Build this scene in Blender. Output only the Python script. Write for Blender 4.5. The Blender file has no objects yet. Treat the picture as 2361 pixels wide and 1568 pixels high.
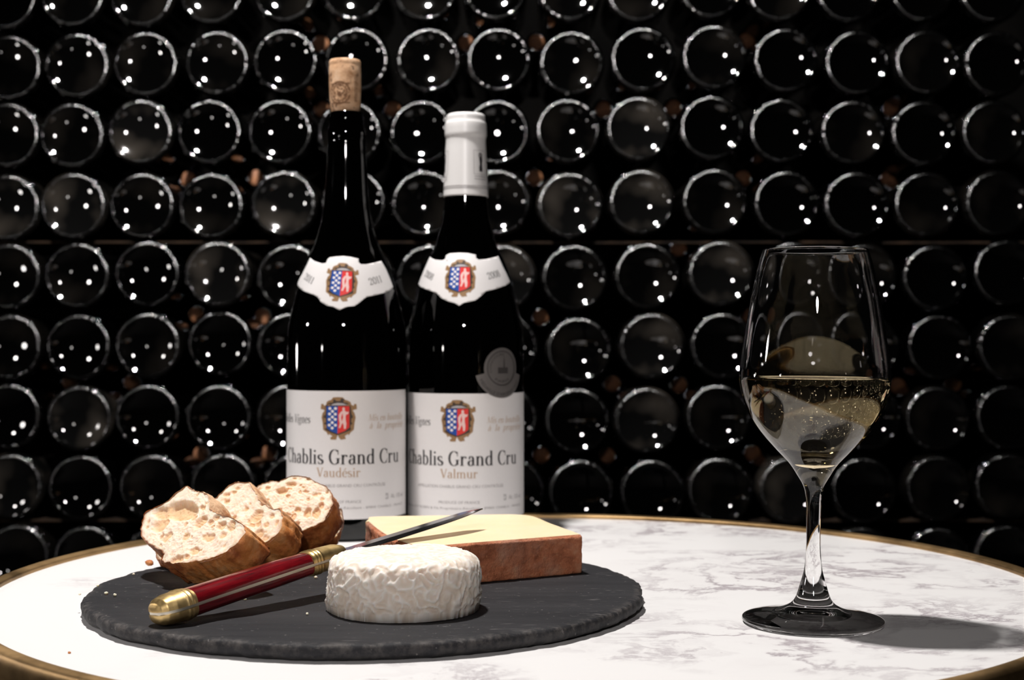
import bpy, bmesh, math, random
from mathutils import Vector, Matrix, noise
from mathutils.geometry import tessellate_polygon
import numpy as np

# ------------------------------------------------------------------ camera, world, lights, exposure
S = bpy.context.scene
COL = S.collection
PI = math.pi
F, CX, YH = 3208.0, 1180.5, 796.0          # focal length in px of the 2361 px wide frame, centre column, horizon row
Z0 = 0.74                                   # height of the table top
HC = 0.1306                                 # camera height above the table top
cam = bpy.data.cameras.new('camera')
camo = bpy.data.objects.new('camera', cam)
COL.objects.link(camo)
camo.location = (0, 0, Z0 + HC)
camo.rotation_euler = (PI / 2, 0, 0)
cam.sensor_width = 36
cam.lens = 36 * F / 2361
cam.shift_y = (YH - 784) / 2361
cam.clip_start = 0.01
cam.dof.use_dof = True
cam.dof.focus_distance = 0.66
cam.dof.aperture_fstop = cam.lens / 3.6
S.camera = camo

W = bpy.data.worlds.new('world')
S.world = W
W.use_nodes = True
W.node_tree.nodes['Background'].inputs[0].default_value = (0.9, 0.85, 0.8, 1)
W.node_tree.nodes['Background'].inputs[1].default_value = 0.004

def lamp(name, loc, watts, radius, col=(1, 0.95, 0.9), target=None, angle=None, blend=0.5):
    l = bpy.data.lights.new(name, 'SPOT' if angle else 'POINT')
    l.energy = watts
    l.color = col
    l.shadow_soft_size = radius
    o = bpy.data.objects.new(name, l)
    COL.objects.link(o)
    o.location = (loc[0], loc[1], Z0 + loc[2])
    if angle:
        l.spot_size = math.radians(angle)
        l.spot_blend = blend
        o.rotation_euler = (Vector(target) - o.location).to_track_quat('-Z', 'Y').to_euler()
    return o

key = lamp('key_lamp', (-0.22, 0.81, 1.15), 76, 0.032, (1.0, 0.96, 0.93))
lamp('added_wall_spot', (-0.22, 0.81, 1.15), 350, 0.036, (1.0, 0.96, 0.93), (0.03, 1.66, Z0 + 0.38), 68, 0.35)  # unseen extra spot, added to brighten the highlights on the bottle wall
lamp('side_spot', (-1.0, 1.15, 0.13), 2.0, 0.03, (1.0, 0.95, 0.92))
lamp('side_spot', (-1.1, 0.72, 0.40), 6, 0.03, (1.0, 0.95, 0.92))
lamp('side_spot', (-0.74, 0.22, 0.15), 0.9, 0.02, (1.0, 0.95, 0.92))
lamp('front_spot', (-0.10, -1.05, 0.80), 42, 0.06, (1.0, 0.945, 0.935))

VS = S.view_settings
VS.view_transform = 'Standard'
VS.look = 'None'
VS.gamma = 1
VS.use_curve_mapping = False
VS.exposure = 0.0
S.cycles.use_denoising = True
S.cycles.max_bounces = 24
S.cycles.transmission_bounces = 20
S.cycles.transparent_max_bounces = 16
S.cycles.sample_clamp_indirect = 6.0
S.cycles.blur_glossy = 0.0

# ------------------------------------------------------------------ helpers: pixels to points
def ray(px, py):
    return Vector(((px - CX) / F, 1.0, -(py - YH) / F))
def at(px, py, d):                          # point of a pixel at depth d (world)
    return Vector((0, 0, Z0 + HC)) + ray(px, py) * d
def ground(px, py, z):                      # point of a pixel on the plane z above the table top
    return at(px, py, F * (HC - z) / (py - YH))

# ------------------------------------------------------------------ helpers: objects
def tag(o, label=None, cat=None, group=None, kind=None):
    if label: o['label'] = label
    if cat: o['category'] = cat
    if group: o['group'] = group
    if kind: o['kind'] = kind
    return o
def empty(name, loc=(0, 0, 0), rot=(0, 0, 0)):
    o = bpy.data.objects.new(name, None)
    o.empty_display_size = 0.02
    o.location = loc
    o.rotation_euler = rot
    COL.objects.link(o)
    return o
def build(name, bm, mats, parent=None, smooth=True, loc=None):
    bm.normal_update()
    me = bpy.data.meshes.new(name)
    bm.to_mesh(me)
    bm.free()
    if not isinstance(mats, (list, tuple)): mats = [mats]
    for m in mats: me.materials.append(m)
    if smooth:
        me.polygons.foreach_set('use_smooth', [True] * len(me.polygons))
    o = bpy.data.objects.new(name, me)
    COL.objects.link(o)
    if parent: o.parent = parent
    if loc is not None: o.location = loc
    return o
def lathe(prof, seg=64, bm=None, closed=False):   # prof = [(r, z)...] around Z
    bm = bm or bmesh.new()
    rings = []
    for r, z in prof:
        if r < 1e-7:
            rings.append([bm.verts.new((0, 0, z))])
        else:
            rings.append([bm.verts.new((r * math.cos(2 * PI * k / seg), r * math.sin(2 * PI * k / seg), z)) for k in range(seg)])
    pairs = list(zip(rings, rings[1:]))
    if closed: pairs.append((rings[-1], rings[0]))
    for a, b in pairs:
        for k in range(seg):
            k2 = (k + 1) % seg
            if len(a) == 1 and len(b) == 1: continue
            if len(a) == 1: bm.faces.new((a[0], b[k2], b[k]))
            elif len(b) == 1: bm.faces.new((a[k], a[k2], b[0]))
            else: bm.faces.new((a[k], a[k2], b[k2], b[k]))
    return bm
def catmull(pts, n=6):
    out = []
    P = [pts[0]] + list(pts) + [pts[-1]]
    for i in range(1, len(P) - 2):
        p0, p1, p2, p3 = P[i - 1], P[i], P[i + 1], P[i + 2]
        for k in range(n):
            t = k / n
            out.append(tuple(0.5 * ((2 * b) + (c - a) * t + (2 * a - 5 * b + 4 * c - d) * t * t + (3 * b - a - 3 * c + d) * t ** 3)
                             for a, b, c, d in zip(p0, p1, p2, p3)))
    out.append(tuple(pts[-1]))
    return out
def fix_normals(bm):
    bmesh.ops.recalc_face_normals(bm, faces=bm.faces)
    return bm
def fbm(v, octs=4):
    return noise.fractal(v, 1.0, 2.0, octs)

# ------------------------------------------------------------------ helpers: materials
def mat(name, col=(0.5, 0.5, 0.5), rough=0.5, metal=0.0, **kw):
    m = bpy.data.materials.new(name)
    m.use_nodes = True
    b = m.node_tree.nodes['Principled BSDF']
    b.inputs['Base Color'].default_value = (*col, 1)
    b.inputs['Roughness'].default_value = rough
    b.inputs['Metallic'].default_value = metal
    for k, v in kw.items():
        b.inputs[k.replace('_', ' ')].default_value = v
    return m
class N:
    def __init__(self, m):
        self.t = m.node_tree
        self.b = self.t.nodes['Principled BSDF']
    def new(self, typ, **kw):
        n = self.t.nodes.new('ShaderNode' + typ)
        for k, v in kw.items():
            if k in n.inputs: n.inputs[k].default_value = v
            else: setattr(n, k, v)
        return n
    def link(self, a, b): self.t.links.new(a, b)
    def coord(self, scale=(1, 1, 1), rot=(0, 0, 0)):
        c = self.new('TexCoord'); mp = self.new('Mapping')
        mp.inputs['Scale'].default_value = scale
        mp.inputs['Rotation'].default_value = rot
        self.link(c.outputs['Object'], mp.inputs['Vector'])
        return mp.outputs['Vector']
    def noise(self, vec, scale, detail=6, rough=0.55, dist=0.0):
        n = self.new('TexNoise')
        n.inputs['Scale'].default_value = scale; n.inputs['Detail'].default_value = detail
        n.inputs['Roughness'].default_value = rough; n.inputs['Distortion'].default_value = dist
        self.link(vec, n.inputs['Vector'])
        return n.outputs['Fac']
    def ramp(self, fac, stops):
        r = self.new('ValToRGB')
        e = r.color_ramp.elements
        while len(e) < len(stops): e.new(0.5)
        for el, (p, c) in zip(e, stops):
            el.position = p
            el.color = (*c, 1) if len(c) == 3 else c
        self.link(fac, r.inputs['Fac'])
        return r.outputs['Color']
    def math(self, op, a, b=None, clamp=False):
        n = self.new('Math'); n.operation = op; n.use_clamp = clamp
        for i, x in enumerate((a, b)):
            if x is None: continue
            if isinstance(x, (int, float)): n.inputs[i].default_value = x
            else: self.link(x, n.inputs[i])
        return n.outputs[0]
    def mix(self, fac, a, b, typ='MIX'):
        n = self.new('MixRGB'); n.blend_type = typ
        for i, x in enumerate((fac, a, b)):
            if isinstance(x, (int, float)): n.inputs[i].default_value = x
            elif isinstance(x, tuple): n.inputs[i].default_value = (*x, 1)
            else: self.link(x, n.inputs[i])
        return n.outputs[0]
    def bump(self, h, strength, dist=0.001):
        n = self.new('Bump')
        n.inputs['Strength'].default_value = strength; n.inputs['Distance'].default_value = dist
        self.link(h, n.inputs['Height'])
        self.link(n.outputs[0], self.b.inputs['Normal'])
    def base(self, c): self.link(c, self.b.inputs['Base Color'])
    def rough(self, c): self.link(c, self.b.inputs['Roughness'])

def m_marble():
    m = mat('white_marble', (0.83, 0.82, 0.81), 0.42); n = N(m)
    m.node_tree.nodes['Principled BSDF'].inputs['Specular IOR Level'].default_value = 0.25
    v = n.coord((1.0, 1.35, 1), (0, 0, -0.65))
    warp = n.new('TexNoise'); warp.inputs['Scale'].default_value = 7; warp.inputs['Detail'].default_value = 5
    n.link(v, warp.inputs['Vector'])
    add = n.new('VectorMath'); add.operation = 'MULTIPLY_ADD'
    n.link(warp.outputs['Color'], add.inputs[0]); add.inputs[1].default_value = (0.13, 0.13, 0.13); n.link(v, add.inputs[2])
    w = add.outputs[0]
    a = n.noise(w, 13, 9, 0.68)
    ridge = n.math('SUBTRACT', 1.0, n.math('MULTIPLY', n.math('ABSOLUTE', n.math('SUBTRACT', a, 0.5)), 26.0), True)
    sx = n.new('SeparateXYZ'); tc = n.new('TexCoord'); n.link(tc.outputs['Object'], sx.inputs[0])
    patch = n.ramp(n.math('ADD', n.noise(v, 8, 3), n.math('MULTIPLY', sx.outputs['X'], 0.45)), [(0.47, (0, 0, 0)), (0.66, (1, 1, 1))])
    vein = n.math('MULTIPLY', ridge, patch)
    a2 = n.noise(w, 26, 8, 0.6)
    ridge2 = n.math('SUBTRACT', 1.0, n.math('MULTIPLY', n.math('ABSOLUTE', n.math('SUBTRACT', a2, 0.5)), 16.0), True)
    vein2 = n.math('MULTIPLY', n.math('MULTIPLY', ridge2, patch), 0.18)
    cloud = n.ramp(n.noise(w, 14, 8, 0.65), [(0.5, (0, 0, 0)), (0.8, (1, 1, 1))])
    c = n.mix(n.math('MULTIPLY', n.math('MULTIPLY', cloud, patch), 0.3), (0.755, 0.745, 0.74), (0.53, 0.485, 0.50))
    c = n.mix(n.math('MULTIPLY', n.math('ADD', vein, vein2, True), 0.68), c, (0.22, 0.17, 0.20))
    n.base(c)
    return m
def m_slate():
    m = mat('black_slate', (0.03, 0.03, 0.033), 0.66); n = N(m)
    n.b.inputs['Specular IOR Level'].default_value = 0.22
    v = n.coord((1, 1, 1))
    vs = n.coord((0.35, 2.2, 1), (0, 0, 0.12))
    base = n.ramp(n.noise(vs, 22, 8, 0.65), [(0.3, (0.013, 0.013, 0.015)), (0.7, (0.027, 0.0265, 0.029))])
    sp = n.ramp(n.noise(vs, 230, 3, 0.6), [(0.62, (0, 0, 0)), (0.70, (1, 1, 1))])
    spm = n.ramp(n.noise(v, 24, 4), [(0.47, (0, 0, 0)), (0.66, (1, 1, 1))])
    c = n.mix(n.math('MULTIPLY', n.math('MULTIPLY', sp, spm), 0.4), base, (0.33, 0.31, 0.30))
    dots = n.ramp(n.noise(v, 420, 2), [(0.70, (0, 0, 0)), (0.74, (1, 1, 1))])
    c = n.mix(n.math('MULTIPLY', dots, 0.28), c, (0.45, 0.42, 0.40))
    att = n.new('Attribute'); att.attribute_name = 'chip'
    ch = n.math('MULTIPLY', att.outputs['Fac'], n.ramp(n.noise(v, 190, 6, 0.7), [(0.44, (0, 0, 0)), (0.62, (1, 1, 1))]))
    c = n.mix(n.math('MULTIPLY', ch, 0.5), c, (0.15, 0.135, 0.125))
    n.base(c)
    n.bump(n.noise(vs, 130, 8, 0.7), 0.5, 0.0006)
    return m
def m_brass(name, col=(0.46, 0.30, 0.13), dark=(0.16, 0.095, 0.04), rough=0.33, scale=40):
    m = mat(name, col, rough, 1.0); n = N(m)
    f = n.noise(n.coord(), scale, 6, 0.6)
    n.base(n.ramp(f, [(0.35, dark), (0.62, col)]))
    n.rough(n.math('ADD', n.math('MULTIPLY', f, 0.3), rough - 0.1))
    n.bump(n.noise(n.coord(), 500, 4), 0.12, 0.0003)
    return m
def m_bottle(name, dust):
    m = mat(name, (0.0001, 0.0001, 0.0001), 0.03); n = N(m)
    b = n.b
    b.inputs['IOR'].default_value = 1.52
    if dust > 0:
        f = n.ramp(n.noise(n.coord(), 20, 2, 0.5), [(0.47, (0, 0, 0)), (0.72, (1, 1, 1))])
        c = n.mix(f, (0.0001 + 0.0006 * dust,) * 3, (0.0001 + 0.0075 * dust, 0.0001 + 0.0064 * dust, 0.0001 + 0.0053 * dust))
        n.base(c)
        n.rough(n.math('ADD', n.math('MULTIPLY', f, 0.05 * dust), 0.03))
    return m

MARBLE = m_marble()
SLATE = m_slate()
RIM = m_brass('aged_brass_rim', (0.50, 0.33, 0.16), (0.26, 0.165, 0.075), 0.42, 25)
BRASS = m_brass('polished_brass', (0.74, 0.54, 0.25), (0.50, 0.34, 0.14), 0.38, 90)
IRON = mat('black_cast_iron', (0.012, 0.012, 0.012), 0.5, 0.6)
GLASSY = [m_bottle('black_bottle_glass', 0.0), m_bottle('filmed_bottle_glass', 0.16), m_bottle('dusty_bottle_glass', 1.0)]
STUD = mat('moulded_glass_studs', (0.0001, 0.0001, 0.0001), 0.17)
STUD.node_tree.nodes['Principled BSDF'].inputs['IOR'].default_value = 1.52
BOTTLE = m_bottle('dark_green_bottle_glass', 0.0)

# ------------------------------------------------------------------ room shell
def box_bm(x0, x1, y0, y1, z0, z1, bm=None):
    bm = bm or bmesh.new()
    v = [bm.verts.new((x, y, z)) for z in (z0, z1) for y in (y0, y1) for x in (x0, x1)]
    for f in ((0, 2, 3, 1), (4, 5, 7, 6), (0, 1, 5, 4), (1, 3, 7, 5), (3, 2, 6, 7), (2, 0, 4, 6)):
        bm.faces.new([v[i] for i in f])
    return bm
WALLM = mat('dark_cellar_plaster', (0.001, 0.001, 0.001), 1.0)
WALLM.node_tree.nodes['Principled BSDF'].inputs['Specular IOR Level'].default_value = 0.0
nn = N(WALLM); nn.base(nn.ramp(nn.noise(nn.coord(), 8), [(0.3, (0.0006, 0.0006, 0.0006)), (0.7, (0.0014, 0.0013, 0.0012))]))
FLOORM = mat('dark_stone_floor', (0.02, 0.018, 0.016), 0.7)
nn = N(FLOORM); nn.base(nn.ramp(nn.noise(nn.coord(), 5), [(0.3, (0.014, 0.012, 0.011)), (0.7, (0.03, 0.027, 0.024))]))
tag(build('floor', box_bm(-2.0, 2.0, -1.6, 2.25, -0.05, 0.0), FLOORM, smooth=False), kind='structure')
tag(build('wall_back', box_bm(-2.0, 2.0, 2.17, 2.25, 0.0, 2.4), WALLM, smooth=False), kind='structure')

# ------------------------------------------------------------------ table
TC, TR = Vector((0.006, 0.7685)), 0.2913
table = empty('bistro_table', (TC.x, TC.y, 0))
tag(table, 'round white marble bistro table with grey veins and brass rim', 'table')
tp = [(0, Z0), (0.1, Z0), (TR - 0.009, Z0), (TR - 0.0085, Z0 - 0.0005), (TR - 0.0085, Z0 - 0.02), (0, Z0 - 0.02)]
o = build('marble_top', lathe(tp, 160), MARBLE, table, smooth=False)
o.cycles.is_caustics_receiver = True
key.data.cycles.is_caustics_light = True
rp = catmull([(TR - 0.0088, -0.006), (TR - 0.0088, 0.0012), (TR - 0.0075, 0.0026), (TR - 0.004, 0.0031), (TR - 0.0012, 0.0022), (TR, -0.001),
              (TR - 0.0004, -0.006), (TR - 0.0012, -0.009), (TR - 0.0002, -0.012), (TR, -0.028), (TR - 0.002, -0.032), (TR - 0.0088, -0.032)], 4)
build('brass_rim', lathe([(r, Z0 + z) for r, z in rp], 192, closed=True), RIM, table)
build('under_plate', lathe([(0, Z0 - 0.021), (0.16, Z0 - 0.021), (0.16, Z0 - 0.028), (0.05, Z0 - 0.034), (0, Z0 - 0.034)], 48), IRON, table)
build('pedestal', lathe(catmull([(0, Z0 - 0.034), (0.05, Z0 - 0.034), (0.03, Z0 - 0.07), (0.026, 0.5), (0.034, 0.3), (0.028, 0.14), (0.05, 0.08), (0.19, 0.03), (0.21, 0.012), (0.21, 0.0), (0, 0)], 4), 48), IRON, table)

# ------------------------------------------------------------------ slate board
SC, SR, ST = Vector((-0.0734, 0.7095)), 0.1393, 0.0081
def slate_board():
    rnd = random.Random(4)
    bm = bmesh.new()
    seg = 320
    lay = bm.verts.layers.float.new('chip')
    def edge(k):
        a = 2 * PI * k / seg
        p = Vector((math.cos(a), math.sin(a), 0))
        return p, 0.0012 * fbm(p * 6, 4) + 0.0005 * fbm(p * 26, 3)
    prof = []                                # (radius factor mode, z, chip)
    rings = []
    nr = 44
    for i in range(nr + 1):
        k = i / nr
        ring = []
        for s in range(seg):
            p, e = edge(s)
            r = (SR - 0.0016 + e) * k
            q = p * r
            z = ST + 0.00035 * fbm(Vector((q.x * 22, q.y * 60, 1)), 4) * min(1, k * 3)
            z -= (0.0003 + 0.0012 * max(0, fbm(p * 14, 3))) * max(0, (k - 0.965) / 0.035) ** 2
            z = min(z, ST + 0.0003)
            v = bm.verts.new((q.x, q.y, z)) if i else None
            if v: v[lay] = 0.8 * max(0, (k - 0.975) / 0.025)
            ring.append(v)
        rings.append(ring)
    c = bm.verts.new((0, 0, ST))
    for (dr, z, ch) in ((-0.0007, ST - 0.0008, 1.0), (0.0, ST - 0.0018, 0.7), (0.0001, ST - 0.0040, 0.35), (-0.0004, ST - 0.0056, 0.35), (-0.0018, 0.0016, 0.6), (-0.0050, 0.0002, 0.2)):
        ring = []
        for s in range(seg):
            p, e = edge(s)
            r = SR + dr + e + 0.0004 * fbm(Vector((p.x * 40, p.y * 40, z * 500)), 3)
            v = bm.verts.new((p.x * r, p.y * r, max(0.0001, z + 0.0004 * fbm(Vector((p.x * 25, p.y * 25, z * 300)), 2) if z > 0.001 else 0.0001)))
            v[lay] = ch
            ring.append(v)
        rings.append(ring)
    for s in range(seg):
        s2 = (s + 1) % seg
        bm.faces.new((c, rings[1][s], rings[1][s2]))
        for a, b in zip(rings[1:], rings[2:]):
            bm.faces.new((a[s], b[s], b[s2], a[s2]))
    bm.faces.new(list(reversed(rings[-1])))
    o = build('slate_board', fix_normals(bm), SLATE, loc=(SC.x, SC.y, Z0))
    return tag(o, 'round black slate serving board with chipped edge carrying bread and cheese', 'board')
slate_board()
ZS = Z0 + ST + 0.0003

# ------------------------------------------------------------------ vector lettering (serif strokes with thick stems and hairlines)
STEM, HAIR = 0.125, 0.035
def arch(x, y0, w, xh): # arch from stem x to stem x+w
    return [('a', x + w / 2, xh - 0.24, w / 2, 0.24, 165, 0), ('l', x + w, xh - 0.24, x + w, y0)]
GL = {
 'C': (0.62, [('a', 0.34, 0.5, 0.27, 0.51, 48, 312), ('t', 0.55, 0.66, 0.55, 0.98, 0.04), ('t', 0.52, 0.12, 0.58, 0.30, 0.03)]),
 'G': (0.70, [('a', 0.35, 0.5, 0.28, 0.51, 48, 318), ('l', 0.55, 0.05, 0.55, 0.40), ('s', 0.55, 0.40, 0.13), ('t', 0.56, 0.66, 0.56, 0.98, 0.04)]),
 'V': (0.66, [('t', 0.10, 1.0, 0.34, 0.0, 0.13), ('t', 0.34, 0.0, 0.57, 1.0, 0.065), ('s', 0.11, 1.0, 0.13), ('s', 0.57, 1.0, 0.10)]),
 'M': (0.86, [('t', 0.10, 0, 0.13, 1, 0.04), ('t', 0.13, 1, 0.42, 0.05, 0.11), ('t', 0.42, 0.05, 0.70, 1, 0.04), ('t', 0.70, 1, 0.73, 0, 0.11), ('s', 0.11, 0, 0.09), ('s', 0.73, 0, 0.11)]),
 'h': (0.56, [('l', 0.13, 0, 0.13, 1.04), ('s', 0.13, 0, 0.11), ('s', 0.09, 1.03, 0.06), ('s', 0.42, 0, 0.11)] + arch(0.13, 0, 0.29, 0.65)),
 'n': (0.56, [('l', 0.13, 0, 0.13, 0.65), ('s', 0.13, 0, 0.11), ('s', 0.09, 0.64, 0.06), ('s', 0.42, 0, 0.11)] + arch(0.13, 0, 0.29, 0.65)),
 'm': (0.86, [('l', 0.13, 0, 0.13, 0.65), ('s', 0.13, 0, 0.11), ('s', 0.09, 0.64, 0.06), ('s', 0.42, 0, 0.10), ('s', 0.71, 0, 0.11)] + arch(0.13, 0, 0.29, 0.65) + arch(0.42, 0, 0.29, 0.65)),
 'u': (0.57, [('l', 0.13, 0.65, 0.13, 0.22), ('a', 0.28, 0.22, 0.15, 0.23, 180, 350), ('l', 0.43, 0.65, 0.43, 0), ('s', 0.08, 0.64, 0.07), ('s', 0.38, 0.64, 0.07), ('s', 0.48, 0, 0.07)]),
 'r': (0.44, [('l', 0.13, 0, 0.13, 0.65), ('s', 0.13, 0, 0.12), ('s', 0.09, 0.64, 0.06), ('a', 0.30, 0.36, 0.17, 0.28, 165, 75), ('d', 0.35, 0.57, 0.065)]),
 'b': (0.55, [('l', 0.13, 0, 0.13, 1.04), ('s', 0.09, 1.03, 0.06), ('a', 0.27, 0.32, 0.18, 0.33, 160, -160)]),
 'd': (0.57, [('l', 0.43, 0, 0.43, 1.04), ('s', 0.39, 1.03, 0.06), ('s', 0.48, 0, 0.06), ('a', 0.28, 0.32, 0.18, 0.33, 20, 340)]),
 'p': (0.55, [('l', 0.13, -0.3, 0.13, 0.65), ('s', 0.13, -0.3, 0.11), ('s', 0.09, 0.64, 0.06), ('a', 0.27, 0.32, 0.18, 0.33, 160, -160)]),
 'o': (0.50, [('a', 0.25, 0.32, 0.17, 0.33, 0, 360)]),
 'e': (0.47, [('a', 0.25, 0.32, 0.17, 0.33, 8, 318), ('t', 0.09, 0.35, 0.41, 0.35, 0.04)]),
 'a': (0.49, [('l', 0.35, 0.08, 0.35, 0.46), ('a', 0.23, 0.46, 0.12, 0.19, 0, 150), ('d', 0.13, 0.50, 0.055), ('a', 0.21, 0.17, 0.13, 0.18, 60, 330), ('t', 0.35, 0.38, 0.24, 0.34, 0.04), ('t', 0.35, 0.07, 0.45, 0.02, 0.06)]),
 'l': (0.29, [('l', 0.14, 0, 0.14, 1.04), ('s', 0.14, 0, 0.12), ('s', 0.10, 1.03, 0.06)]),
 'i': (0.29, [('l', 0.14, 0, 0.14, 0.65), ('s', 0.14, 0, 0.12), ('s', 0.10, 0.64, 0.06), ('d', 0.14, 0.90, 0.075)]),
 't': (0.36, [('l', 0.16, 0.12, 0.16, 0.86), ('a', 0.25, 0.13, 0.09, 0.13, 180, 320), ('t', 0.04, 0.63, 0.31, 0.63, 0.04)]),
 's': (0.43, [('a', 0.21, 0.485, 0.125, 0.155, 40, 250), ('t', 0.13, 0.40, 0.30, 0.24, 0.10), ('a', 0.22, 0.165, 0.14, 0.165, 70, -150), ('t', 0.32, 0.46, 0.32, 0.62, 0.035), ('t', 0.08, 0.02, 0.08, 0.2, 0.035)]),
 'g': (0.50, [('a', 0.23, 0.43, 0.14, 0.21, 0, 360), ('t', 0.14, 0.25, 0.15, 0.1, 0.05), ('t', 0.15, 0.08, 0.36, 0.02, 0.08), ('a', 0.23, -0.12, 0.18, 0.14, 60, 420), ('t', 0.34, 0.6, 0.45, 0.62, 0.06)]),
 '0': (0.56, [('a', 0.28, 0.5, 0.20, 0.5, 0, 360)]),
 '1': (0.46, [('l', 0.23, 0, 0.23, 1.0), ('s', 0.23, 0, 0.15), ('t', 0.08, 0.86, 0.22, 0.98, 0.04)]),
 '2': (0.56, [('a', 0.27, 0.72, 0.18, 0.28, 160, -20), ('t', 0.43, 0.62, 0.08, 0.05, 0.06), ('t', 0.07, 0.05, 0.49, 0.05, 0.10), ('t', 0.48, 0.05, 0.49, 0.22, 0.03), ('d', 0.13, 0.75, 0.06)]),
 '8': (0.56, [('a', 0.28, 0.75, 0.16, 0.25, 0, 360), ('a', 0.28, 0.26, 0.20, 0.26, 0, 360)]),
 ' ': (0.30, []),
}
ACC = {'é': ('e', [('t', 0.20, 0.76, 0.36, 0.98, 0.07)]), 'à': ('a', [('t', 0.12, 0.98, 0.28, 0.76, 0.07)])}
def stroke(pts, wfun):
    out = []
    for i, p in enumerate(pts):
        a = pts[max(0, i - 1)]; b = pts[min(len(pts) - 1, i + 1)]
        dx, dy = b[0] - a[0], b[1] - a[1]
        L = math.hypot(dx, dy) or 1
        h = wfun(dx / L, dy / L) / 2
        out.append(((p[0] - dy / L * h, p[1] + dx / L * h), (p[0] + dy / L * h, p[1] - dx / L * h)))
    return [[a[0], a[1], b[1], b[0]] for a, b in zip(out, out[1:])]
def serif_text(txt, bold=1.0, slant=0.0):
    polys, x = [], 0.0
    cw = lambda dx, dy: (HAIR + (STEM - HAIR) * abs(dy) ** 1.5) * bold
    for ch in txt:
        extra = []
        if ch in ACC: ch, extra = ACC[ch]
        adv, items = GL[ch]
        for it in list(items) + list(extra):
            k = it[0]
            if k == 'l': q = stroke([(it[1], it[2]), (it[3], it[4])], cw)
            elif k == 't': q = stroke([(it[1], it[2]), (it[3], it[4])], lambda dx, dy, w=it[5]: w * bold)
            elif k == 's': q = stroke([(it[1] - it[3], it[2]), (it[1] + it[3], it[2])], lambda dx, dy: HAIR * bold)
            elif k == 'd':
                q = [[(it[1] + it[3] * math.cos(t * PI / 5), it[2] + it[3] * math.sin(t * PI / 5)) for t in range(10)]]
            else:
                n = max(6, int(abs(it[6] - it[5]) / 14))
                q = stroke([(it[1] + it[3] * math.cos(math.radians(it[5] + (it[6] - it[5]) * t / n)),
                             it[2] + it[4] * math.sin(math.radians(it[5] + (it[6] - it[5]) * t / n))) for t in range(n + 1)], cw)
            for poly in q:
                polys.append([(px + x + slant * py, py) for px, py in poly])
        x += adv
    return polys, x
def sans_text(txt):                          # Blender's built-in face, as polygons
    cu = bpy.data.curves.new('tmp', 'FONT'); cu.body = txt; cu.size = 1.0; cu.resolution_u = 2
    ob = bpy.data.objects.new('tmp', cu); COL.objects.link(ob)
    dg = bpy.context.evaluated_depsgraph_get()
    me = bpy.data.meshes.new_from_object(ob.evaluated_get(dg))
    polys = [[tuple(me.vertices[i].co[:2]) for i in p.vertices] for p in me.polygons]
    bpy.data.objects.remove(ob); bpy.data.curves.remove(cu); bpy.data.meshes.remove(me)
    x0 = min(p[0] for q in polys for p in q); x1 = max(p[0] for q in polys for p in q)
    return [[(x - x0, y / 0.72) for x, y in q] for q in polys], x1 - x0
def fit_text(polys, w, width, cap):          # centred, scaled to width and cap height
    s = width / w
    return [[((x - w / 2) * s, y * cap) for x, y in q] for q in polys]

# ------------------------------------------------------------------ bottles on the table
BPROF = [(37.0, 0.0), (39.6, 1.0), (40.8, 3.5), (41.0, 7.0), (41.0, 60.0), (41.0, 126.0), (40.5, 141.0), (37.7, 155.0), (32.4, 176.0), (29.8, 184.0), (26.6, 191.5), (23.3, 198.0),
         (19.9, 207.5), (16.9, 219.5), (15.6, 228.5), (14.8, 237.5), (13.4, 264.0), (12.9, 271.0)]
_bz = np.array([p[1] for p in BPROF]); _br = np.array([p[0] for p in BPROF])
def _pchip(x):
    h = np.diff(_bz); d = np.diff(_br) / h
    m = np.zeros(len(_bz)); m[0], m[-1] = d[0], d[-1]
    for i in range(1, len(_bz) - 1):
        m[i] = 0 if d[i - 1] * d[i] <= 0 else (h[i - 1] + h[i]) * 3 / ((2 * h[i] + h[i - 1]) / d[i - 1] + (h[i] + 2 * h[i - 1]) / d[i])
    i = int(min(max(np.searchsorted(_bz, x) - 1, 0), len(h) - 1))
    t = (x - _bz[i]) / h[i]
    return ((2 * t**3 - 3 * t**2 + 1) * _br[i] + (t**3 - 2 * t**2 + t) * h[i] * m[i] + (-2 * t**3 + 3 * t**2) * _br[i + 1] + (t**3 - t**2) * h[i] * m[i + 1])
RT = [_pchip(z * 0.5) for z in range(0, 543)]
def rad(z):                                  # bottle radius (mm) at height z (mm)
    z = min(max(z, 0), 271) * 2
    i = int(z); f = z - i
    return RT[i] * (1 - f) + RT[min(i + 1, 542)] * f
class Bottle:
    def __init__(s, px, depth):
        s.d = depth
        s.x = (px - CX) / F * depth
        s.o = Vector((s.x, depth, Z0))
        s.az = math.degrees(math.atan2(-s.x, depth))      # direction in which the bottle meets the eye
    def hit(s, px, py, rfun=rad):            # pixel -> (theta in degrees, z in mm) on the bottle surface; nearest point if it misses
        r = ray(px, py); best = None
        for k in range(0, 420):
            y = s.d - 0.0425 + k * 0.0001
            p = Vector((0, 0, HC)) + r * y
            q = math.hypot(p.x - s.x, p.y - s.d) * 1000 - rfun(p.z * 1000)
            if best is None or q < best[0] - 1e-9: best = (q, p)
            if q <= 0: best = (q, p); break
        p = best[1]
        return math.degrees(math.atan2(p.x - s.x, -(p.y - s.d))), p.z * 1000
def surf(th, z, off, rfun=rad):              # local point (m) on the bottle; th degrees, z mm, off mm
    r = rfun(z); sl = (rfun(z + 0.6) - rfun(z - 0.6)) / 1.2
    c = 1 / math.sqrt(1 + sl * sl)
    t = math.radians(th); rr = r + off * c
    return Vector((math.sin(t) * rr, -math.cos(t) * rr, z - off * c * sl)) * 0.001
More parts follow.
